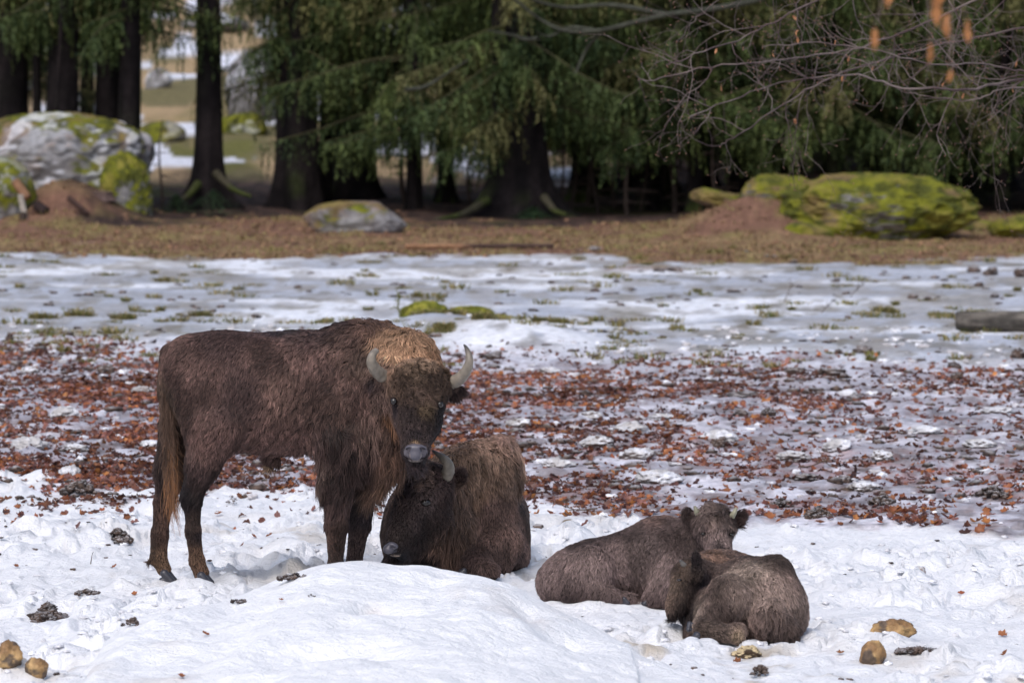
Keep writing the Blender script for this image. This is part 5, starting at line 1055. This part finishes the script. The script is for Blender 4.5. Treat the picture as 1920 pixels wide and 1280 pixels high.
# ------------------------------------------------------------------ spruces
def spruce_meshes(seed, z0, z1, rbase, dens=1.0, low=2.6):
    """crown of drooping limbs with hanging branchlets made of needle sprays; returns (crown mesh, branch mesh)"""
    rng = np.random.default_rng(seed); A, B, C_, col = [], [], [], []; paths, rads = [], []
    z = z0; limbs = []
    while z < z1:
        hi = z > 5.0
        limbs.append((z, rng.uniform(0, 6.28), hi)); z += (.085 if not hi else .26)/dens*rng.uniform(.6, 1.4)
    for (zb, az, hi) in limbs:
        L = rbase*(1-.72*max(zb-z0, 0)/(15-z0))*rng.uniform(.55, 1.12); L = max(L, .5)
        n = 12; s = np.linspace(0, 1, n); droop = rng.uniform(.28, .5)
        bx = np.cos(az); by = np.sin(az)
        zz_ = zb+L*(.14*s-droop*s**1.5+.30*np.clip(s-.6, 0, 1)**1.5)
        side = rng.normal(0, .12)*s**2*L
        path = np.stack([bx*L*s-by*side, by*L*s+bx*side, zz_], 1)
        paths.append(path); rads.append(np.linspace(.03 if not hi else .04, .005, n))
        step = .05 if not hi else .2; m = int(L*.92/step); ts = np.linspace(.14, 1, m)
        tone = rng.uniform(.2, 1.5); hue = rng.random()
        for t in ts:
            fi = t*(n-1); i0 = min(int(fi), n-2); p = path[i0]+(path[i0+1]-path[i0])*(fi-i0)
            sd = rng.choice([-1, 1]); out = np.array([bx*.35-by*sd, by*.35+bx*sd, 0])*rng.uniform(.05, .45)*(1-.5*t)
            hl = rng.uniform(.25, .95)*(1.15-.5*t)*(1 if not hi else 1.6)
            k = max(int(hl/(.036 if not hi else .11)), 3); u = np.linspace(0, 1, k)
            c = p+np.outer(np.sin(u*1.6), out)+np.outer(u**1.2, [0, 0, -hl])+np.outer(u, rng.normal(0, .03, 3))
            w_ = rng.uniform(.012, .026, k)*(1 if not hi else 3.2); ln = rng.uniform(.07, .14, k)*(1.15-.5*u)*(1 if not hi else 2.6)
            an = rng.uniform(0, 6.28, k); dr = np.stack([np.cos(an)*.75, np.sin(an)*.75, -.55-.5*rng.random(k)], 1); dr /= np.linalg.norm(dr, axis=1, keepdims=True)
            pr_ = np.stack([-np.sin(an), np.cos(an), 0*an], 1)*w_[:, None]
            A.append(c-pr_); B.append(c+pr_); C_.append(c+dr*ln[:, None])
            g = mix(mix((.026, .050, .021), (.115, .145, .042), np.clip(.5*tone*.8+rng.normal(0, .13)+.15*t, 0, 1)), (.16, .145, .06), (hue > .72)*.7); col.append(np.tile(g*rng.uniform(.75, 1.3), (k, 1)))
    A, B, C_, col = map(np.concatenate, (A, B, C_, col)); n = len(A)
    V = np.stack([A, B, C_], 1).reshape(-1, 3); i = np.arange(n)*3
    Vb, qb = tubes_mesh(paths, rads, 4)
    cm = make_mesh('crown', V, np.stack([i, i+1, i+2], 1), M_needle, np.repeat(col, 3, 0), smooth=False)
    bm = make_mesh('branches', Vb, qb, M_bark, mix((.05, .042, .032), (.09, .095, .04), fbm3(Vb*2, 3, 2)))
    return cm, bm, n
def trunk_mesh(r, h, seed, flare=1.0, lean=0):
    n = 40; s = np.linspace(0, 1, n)**1.6; zz_ = -.25+s*(h+.25); rr = r*(1-.65*s)+r*flare*1.0*np.exp(-np.clip(zz_, 0, 9)/.33)
    path = np.stack([lean*zz_+.03*np.sin(zz_*.7+seed), .02*np.sin(zz_*.5), zz_], 1); V, q, t = tube(path, rr, 28)
    an = np.arctan2(V[:, 1], V[:, 0]-np.interp(V[:, 2], zz_, path[:, 0])); low = np.exp(-np.clip(V[:, 2], 0, 9)/.45)
    lobe = (np.cos(an*5+seed)*.22+np.cos(an*3+seed*2)*.16)*low+(vn2(an*5+30, V[:, 2]*.8, seed)-.5)*.10
    cx = np.interp(V[:, 2], zz_, path[:, 0]); V[:, 0] = cx+(V[:, 0]-cx)*(1+lobe); V[:, 1] *= 1+lobe
    c = mix((.007, .006, .007), (.020, .016, .017), ss(.35, .65, fbm3(V*np.array([6, 6, 1.5]), seed, 4))); c = mix(c, (.05, .065, .02), ss(.56, .7, fbm3(V*2, seed+3, 3))*np.exp(-np.clip(V[:, 2], 0, 9)/.6))
    return make_mesh('trunk', V, [q, t], M_bark, c)
CR = {'low_a': spruce_meshes(1, 1.6, 15, 3.5, 1.25), 'low_b': spruce_meshes(2, 1.6, 15, 3.2, 1.2), 'high': spruce_meshes(3, 3.2, 15, 2.1, .9), 'slim': spruce_meshes(5, 2.2, 15, 1.75, 1.3), 'top': spruce_meshes(6, 4.9, 15, 2.4, .8), 'mid': spruce_meshes(4, 2.3, 14, 3.0, 1.0)}
print('SPRUCE', [v[2] for v in CR.values()])
rngT = np.random.default_rng(3)
def spruce(px, py, wpx, kind, label, group=None, flare=1.0, lean=0, d=None, yaw=None, h=15):
    d = d or dflat(py); x = (px-960)*d/F; z = hz(x, d); root = empty('spruce_tree', (x, d, z), label, 'spruce', group)
    r = wpx*d/F/2; tm = trunk_mesh(r, h, int(px) % 97, flare, lean); link('trunk', tm, root)
    if kind:
        cm, bm, _ = CR[kind]; yw = rngT.uniform(0, 6.28) if yaw is None else yaw
        for nm, me in (('crown', cm), ('branches', bm)):
            o = link(nm, me, root); o.rotation_euler = (0, 0, yw); o['kind'] = 'stuff'
    return root
# the trunks that can be told apart in the photograph
spruce(18, 0, 72, 'high', 'thick dark spruce trunk at the left edge behind the boulder', d=99, flare=.3)
spruce(72, 0, 18, None, 'slender reddish trunk between the two thick left trunks', d=98.5, flare=.2)
spruce(120, 0, 66, 'high', 'second thick dark spruce trunk from the left edge', d=98, flare=.3)
spruce(94, 0, 9, None, 'very thin pale leaning stem beside the second left trunk', d=97.3, flare=.1, lean=.05)
spruce(200, 0, 54, 'high', 'left trunk of the close pair of dark spruces', d=98.5, flare=.3)
spruce(243, 0, 46, 'high', 'right trunk of the close pair of dark spruces', d=97.5, flare=.3)
spruce(386, 352, 54, 'top', 'single slender spruce trunk with a flared foot and spreading roots', flare=1.1, lean=.012, d=98)
spruce(556, 0, 84, 'slim', 'broad dark spruce trunk behind the flat topped boulder', d=98.5, flare=.35)
spruce(662, 0, 92, 'slim', 'very broad spruce trunk right of the one behind the flat boulder', d=104, flare=.5)
spruce(968, 405, 112, 'low_a', 'thickest spruce trunk at the forest edge', flare=.75, d=96, yaw=1.0)
spruce(1215, 0, 34, 'low_b', 'spruce with a dense green curtain right of the thickest trunk', d=99.5, yaw=2.2)
spruce(1400, 0, 40, 'low_a', 'spruce with a dense green curtain above the low mossy slab', d=99, yaw=4.0)
spruce(1490, 0, 44, 'mid', 'dark spruce trunk above the left part of the huge boulder', d=104)
spruce(1655, 0, 40, 'low_b', 'spruce behind the middle of the huge mossy boulder', d=102, yaw=5)
spruce(1808, 0, 44, 'mid', 'dark spruce trunk above the right end of the huge boulder', d=103)
spruce(1960, 0, 40, 'low_a', 'spruce at the right edge of the photo', d=99)
spruce(835, 0, 26, 'low_b', 'slim spruce left of the thickest trunk', d=101.5, yaw=3.3)
spruce(1090, 0, 28, 'mid', 'slim spruce just right of the thickest trunk', d=103, yaw=.4)
deep = [(1320, 110), (1560, 108), (1720, 110), (1880, 108), (2080, 104), (1180, 110), (2250, 99), (1000, 113), (2150, 112), (1450, 116), (1640, 117), (1790, 118), (-160, 99), (-330, 103), (2420, 104), (1930, 117), (1300, 120), (2600, 100), (1120, 107), (1390, 106), (1250, 106), (1840, 113), (1520, 122), (1240, 127), (1400, 129), (1600, 128), (1740, 127), (1880, 126)]
dlab = ordinals(deep, lambda it: 'beyond the left edge' if it[0] < 0 else 'beyond the right edge' if it[0] > 1960 else 'right of the thickest trunk' if it[0] < 1430 else 'behind the boulder group', lambda it: 'dark spruce')
for (px, d), lb in zip(deep, dlab):
    spruce(px, 0, 34, ('mid', 'low_b', 'low_a')[int(px) % 3] if px > 0 else 'high', lb, 'spruces deep in the forest', d=d, h=13)
# a second row of low curtains at the edge
for px, d, yw, kd, lb in [(1560, 97.5, 1.7, 'low_b', 'spruce hanging its branches over the top of the huge boulder'), (1730, 98.5, 3.9, 'low_a', 'spruce hanging its branches over the right half of the huge boulder'), (1300, 97.5, 5.2, 'low_b', 'spruce with low green branches left of the mossy slab'), (612, 99.5, .8, 'slim', 'spruce between the two broad trunks behind the flat boulder'), (1880, 98, 2.9, 'low_b', 'spruce hanging over the gap at the right end of the boulders')]:
    spruce(px, 0, 26, kd, lb, flare=.2, d=d, yaw=yw)
for px, d, yw, kd, lb in [(775, 97.8, 2.4, 'low_b', 'spruce with a low green curtain between the broad trunk and the thickest trunk'), (620, 108, 2.1, 'slim', 'spruce filling the dark space behind the two broad trunks'), (-40, 103, 1.1, 'mid', 'spruce behind the thick trunk at the left edge'), (160, 106, 3.1, 'high', 'spruce behind the second thick trunk')]:
    spruce(px, 0, 30, kd, lb, flare=.2, d=d, yaw=yw)
# thin dead saplings under the curtain
def sapling(px, pyt, d, r, seed, label):
    rng = np.random.default_rng(seed); x = (px-960)*d/F; z0 = hz(x, d); zt = CAM_H-(pyt-HOR)*d/F; n = 9; s = np.linspace(0, 1, n)
    path = np.stack([rng.normal(0, .05)*s*2+.04*np.sin(s*5+seed), .05*s, s*(zt-z0)], 1); ps, rs = [path], [np.linspace(r, r*.4, n)]
    for _ in range(12):
        k = rng.integers(1, n-1); a = rng.uniform(0, 6.28); L = rng.uniform(.2, .6); q = path[k]+np.outer(np.linspace(0, 1, 4), [np.cos(a)*L, np.sin(a)*L, rng.uniform(-.3, .1)*L]); ps.append(q); rs.append(np.linspace(r*.4, r*.15, 4))
    V, q = tubes_mesh(ps, rs, 5); tag(link('dead_sapling', make_mesh('dead_sapling', V, q, M_bark, np.tile((.06, .045, .04), (len(V), 1))), None, (x, d, z0)), label, 'sapling', 'thin dead saplings under the spruce branches')
sp_ = [1052, 1068, 1098, 1118, 1150, 1178, 1205, 1240, 1262, 1310, 1345, 1372, 1402, 1452, 1545, 300, 880, 760, 1500, 1270]
sl_ = ordinals([(q, 0) for q in sp_], lambda it: 'left of the slender trunk' if it[0] < 350 else 'left of the thickest trunk' if it[0] < 950 else 'close right of the thickest trunk' if it[0] < 1215 else 'behind the mossy slab', lambda it: 'thin dead sapling')
for k, px in enumerate(sp_):
    sapling(px, 210+(k*37) % 60, 97.2+(k*7 % 5)*.8, .028+(k % 3)*.012, 200+k, sl_[k])
# low spruce seedlings and needles at the trunk feet
def seedling(px, py, d, w_, h_, seed, label):
    rng = np.random.default_rng(seed); x = (px-960)*d/F; z0 = hz(x, d); n = 900; a = rng.uniform(0, 6.28, n); t = rng.random(n); r = (1-t)*w_*rng.random(n)**.6
    c = np.stack([np.cos(a)*r, np.sin(a)*r, t*h_], 1); dr = np.stack([np.cos(a), np.sin(a), rng.uniform(-.5, .3, n)], 1)*rng.uniform(.05, .11, n)[:, None]; sd = np.stack([-np.sin(a), np.cos(a), 0*a], 1)*.012
    V = np.stack([c-sd, c+sd, c+dr], 1).reshape(-1, 3); i = np.arange(n)*3; C = np.repeat(mix((.02, .045, .025), (.05, .085, .035), rng.random(n)), 3, 0)
    tag(link('spruce_seedling', make_mesh('spruce_seedling', V, np.stack([i, i+1, i+2], 1), M_needle, C, smooth=False), None, (x, d, z0)), label, 'seedling')
seedling(400, 380, 96, .75, .42, 1, 'low dark green seedling at the foot of the slender trunk'); seedling(330, 385, 96.5, .4, .3, 2, 'small seedling left of the slender trunk'); seedling(1840, 290, 99, .7, 1.2, 3, 'bright young spruce at the right above the boulder'); seedling(1000, 418, 95, .5, .2, 4, 'flat green growth at the foot of the thickest trunk')
# roots at the feet of two trunks
def root_of(px0, py0, px1, py1, d, r, label, col=(.055, .05, .035)):
    p0 = P(px0, py0, d); p1 = P(px1, py1, d-.9); mid = (p0+p1)/2+[0, 0, -.08]; path = spline([p0, mid, p1], 14); V, q, t = tube(path, np.linspace(r, r*.35, 14), 10)
    tag(link('tree_root', make_mesh('tree_root', V, [q, t], M_bark, mix(col, (.045, .055, .018), ss(.45, .6, fbm3(V*3, 3, 3))))), label, 'root')
root_of(405, 325, 470, 368, 97.6, .08, 'mossy root running right from the slender trunk'); root_of(372, 345, 325, 378, 97.6, .08, 'root running left from the slender trunk')
root_of(915, 375, 815, 412, 95.4, .08, 'mossy root reaching left from the thickest trunk'); root_of(1020, 370, 1060, 402, 95.4, .08, 'mossy root right of the thickest trunk')

# ------------------------------------------------------------------ the bare beech at upper right
def beech():
    rng = np.random.default_rng(12); d0 = 46.5
    bx = (2620-960)*48/F; root = empty('beech_tree', (bx, 48, hz(bx, 48)), 'bare beech reaching in from the upper right with thin twigs and a few orange leaves', 'beech')
    org = np.array(root.location); paths, rads = [], []; tips = []
    def seg_path(p, dv, L, wob, n, grav):
        pts = [p]; dd = dv/np.linalg.norm(dv)
        for i in range(n):
            dd = dd+rng.normal(0, wob, 3)*np.array([1, .7, 1])+np.array([0, 0, grav]); dd /= np.linalg.norm(dd); pts.append(pts[-1]+dd*L/n)
        return np.array(pts), dd
    def grow(path, r0, lvl):
        n = len(path); paths.append(path); rads.append(np.linspace(r0, max(r0*.45, .0014), n)*.66); L = np.linalg.norm(np.diff(path, axis=0), axis=1).sum()
        if lvl >= 3: tips.append(path[-1]); return
        m = int(L/(.34, .15, .10, .09)[lvl]); sd = 1
        for j in range(m):
            t = (j+.6)/(m+.2); t = np.clip(t+rng.normal(0, .03), .08, .99); fi = t*(n-1); i0 = min(int(fi), n-2); p = path[i0]+(path[i0+1]-path[i0])*(fi-i0)
            tg = path[i0+1]-path[i0]; tg /= np.linalg.norm(tg); sd = -sd
            up = np.array([0, 0, 1.0]); lat = np.cross(tg, [0, 1, 0]); lat /= np.linalg.norm(lat)+1e-9
            dv = tg*.8+lat*sd*rng.uniform(.4, .95)+np.array([0, rng.normal(0, .35), -.12])
            if rng.random() < (.92, .85, .68, .5)[lvl]:
                LL = (rng.uniform(.3, .95), rng.uniform(.15, .42), rng.uniform(.03, .12), .05)[lvl]
                if lvl == 0: LL *= 1.0
                q, _ = seg_path(p, dv, LL, .16, (9, 7, 5, 3)[lvl], -.015 if lvl < 2 else .02)
                grow(q, max(r0*(.5, .55, .6, .6)[lvl]*(1-.3*t), .0016), lvl+1)
        tips.append(path[-1])
    mains = [([(2350, 40), (2130, 128), (1920, 148), (1800, 168), (1690, 163), (1600, 140), (1500, 148), (1400, 176), (1290, 218)], .020, 0),
             ([(2300, -160), (2000, -60), (1850, -8), (1700, 58), (1600, 92), (1500, 108), (1380, 120), (1260, 142), (1195, 152)], .018, .5),
             ([(2100, -300), (1800, -150), (1620, -40), (1480, 25), (1400, 68), (1330, 92), (1250, 122)], .016, -.6),
             ([(2300, -40), (2020, 30), (1880, 62), (1740, 88), (1620, 124), (1520, 165), (1440, 215), (1370, 262), (1345, 275)], .015, .9),
             ([(2350, 130), (2100, 150), (1950, 140), (1860, 122), (1740, 118), (1640, 96), (1540, 82), (1430, 88)], .014, -.3),
             ([(2300, 100), (2060, 178), (1900, 165), (1830, 185), (1740, 182), (1660, 160)], .013, .2),
             ([(2000, -300), (1790, -60), (1790, 20), (1815, 62), (1800, 110), (1760, 160)], .010, .4),
             ([(1900, -300), (1600, -80), (1500, 0), (1500, 60), (1510, 110), (1512, 160), (1515, 235), (1510, 290)], .008, .1),
             ([(2200, -100), (1960, 70), (1900, 120), (1860, 190), (1880, 240)], .009, .7),
             ([(1700, -300), (1440, -60), (1360, -10), (1300, 40), (1270, 80)], .009, -.4)]
    for pts, r, dd in mains:
        q = [P(a, b, d0+dd+.6*math.sin(i*1.3+dd*5)) for i, (a, b) in enumerate(pts)]; path = spline(q, len(q)*5)-org; path += rng.normal(0, .008, path.shape); grow(path, r, 0)
    # stem and boughs outside the frame carry the branches
    stem = np.array([[0, 0, -.3], [0, 0, 1], [-.05, 0, 2.5], [-.1, .1, 4.5], [0, .1, 7], [.1, 0, 10]]); V, q, t = tube(spline(stem, 24), np.linspace(.3, .1, 24), 18)
    link('trunk', make_mesh('trunk', V, [q, t], M_bark, np.tile((.20, .19, .17), (len(V), 1))), root)
    for pts, r, dd in mains:
        a = P(*pts[0], d0+dd)-org; b0 = np.array([-.05, .05, max(a[2]-.2, 2.0)]); paths.append(spline([b0, (a+b0)/2+[0, 0, .15], a], 8)); rads.append(np.linspace(.07, r, 8))
    V, q = tubes_mesh(paths, rads, 4); c = mix((.095, .066, .066), (.18, .145, .135), ss(.4, .6, fbm3(V*6, 3, 3)))
    link('branches', make_mesh('branches', V, q, M_twig, c), root)['kind'] = 'stuff'; print('BEECH', len(q), len(tips))
    # pointed buds at the tips
    tp = np.array(tips); n = len(tp); dr = rng.normal(0, 1, (n, 3)); dr /= np.linalg.norm(dr, axis=1, keepdims=True); a = np.cross(dr, [0, 0, 1.0]); a /= np.linalg.norm(a, axis=1, keepdims=True)+1e-9; b = np.cross(dr, a); r = .0042
    V = np.stack([tp, tp+dr*.01+a*r, tp+dr*.01-a*r*.5+b*r*.87, tp+dr*.01-a*r*.5-b*r*.87, tp+dr*.028], 1).reshape(-1, 3); i = np.arange(n)*5
    Fq = np.concatenate([np.stack([i+x, i+y, i+z], 1) for x, y, z in ((0, 2, 1), (0, 3, 2), (0, 1, 3), (4, 1, 2), (4, 2, 3), (4, 3, 1))])
    o = link('buds', make_mesh('buds', V, Fq, M_twig, np.tile((.24, .13, .10), (len(V), 1))), root); o['kind'] = 'stuff'
    # the few leaves still hanging on
    Cl = mix((.50, .23, .10), (.36, .15, .08), .3)
    for px, py in [(1522, 28), (1505, 40), (1483, 78), (1500, 85), (1340, 108), (1545, 70), (1588, 64), (1613, 100), (1667, 104), (1604, 158), (1705, 160), (1812, 180), (1507, 196), (1480, 215), (1490, 214), (1362, 215), (1830, 136), (1887, 136), (1905, 110), (1450, 80)]:
        V, q = leaf_geo(rng, True); o = link('leaf', make_mesh('leaf', V*np.array([.55, 1, .8]), q, M_leafmat, np.tile(Cl*rng.uniform(.8, 1.2), (len(V), 1))), root)
        pt_ = P(px, py, d0+.0)-org; k = np.argmin(((tp-pt_)**2).sum(1)); o.location = tp[k]+np.array([0, 0, -.022]); o.scale = (.055,)*3; o.rotation_euler = (1.35+rng.normal(0, .3), rng.normal(0, .3), rng.uniform(0, 6.28))
beech()
# nearer bough, out of focus, with long brown leaves hanging into the top of the frame
def near_bough():
    d0 = 17.0; org = P(1750, -40, d0); root = empty('beech_bough', org, 'blurred nearby bough with orange brown leaves hanging into the top right corner', 'bough'); rng = np.random.default_rng(8)
    paths = [spline([P(2500, -160, d0)-org, P(2050, -90, d0)-org, P(1800, -60, d0)-org, P(1640, -70, d0)-org], 20)]; rads = [np.linspace(.02, .006, 20)]
    lf = [(1665, -8, 56), (1757, 20, 60), (1775, 50, 50), (1812, 60, 50), (1743, 100, 42), (1640, 74, 44), (1783, 142, 26), (1762, -15, 60)]
    for px, py, h in lf:
        top = P(px+rng.normal(0, 6), -62, d0)-org; b = P(px, py-h/2, d0+rng.normal(0, .2))-org; paths.append(spline([top, (top+b)/2+rng.normal(0, .012, 3), b], 8)); rads.append(np.linspace(.0022, .0012, 8))
        V, q = leaf_geo(rng, True); o = link('leaf', make_mesh('leaf', V*np.array([.42, 1, .8]), q, M_leafmat, np.tile(np.array((.42, .18, .065))*rng.uniform(.8, 1.15), (len(V), 1))), root)
        s_ = h*d0/F; o.location = b+np.array([0, 0, -s_/2]); o.scale = (s_,)*3; o.rotation_euler = (math.pi/2+rng.normal(0, .2), rng.normal(0, .15), rng.uniform(-.6, .6))
    V, q = tubes_mesh(paths, rads, 5); link('twigs', make_mesh('twigs', V, q, M_twig, np.tile((.22, .16, .13), (len(V), 1))), root)
near_bough()
# a lichened bare bough crossing the spruces at the top
def cross_bough():
    d0 = 86; root = empty('bare_bough', P(1500, -60, d0), 'lichened bare bough crossing in front of the spruces at the top of the picture', 'bough'); org = np.array(root.location)
    ps = [([(1640, -70), (1500, -30), (1420, 0), (1330, 18), (1250, 28), (1180, 45), (1120, 58), (1060, 58), (1010, 35), (960, -5)], .055), ([(1250, 28), (1150, 10), (1060, 14), (1000, 0), (930, -30)], .04), ([(1120, 58), (1070, 52), (1030, 68), (1005, 60)], .03),
          ([(1010, 72), (985, 74), (960, 66), (915, 58)], .035), ([(760, 168), (790, 165), (820, 150), (850, 130), (880, 112)], .035), ([(1130, 60), (1105, 85), (1090, 112), (1078, 138), (1070, 125)], .03)]
    paths = [spline([P(a, b, d0+.3*math.sin(i)) for i, (a, b) in enumerate(q)], 30)-org for q, r in ps]; rads = [np.linspace(r, r*.35, 30) for q, r in ps]
    V, q = tubes_mesh(paths, rads, 8); link('branch', make_mesh('branch', V, q, M_bark, mix((.03, .03, .027), (.08, .085, .065), fbm3(V*5, 2, 3))), root)
cross_bough()
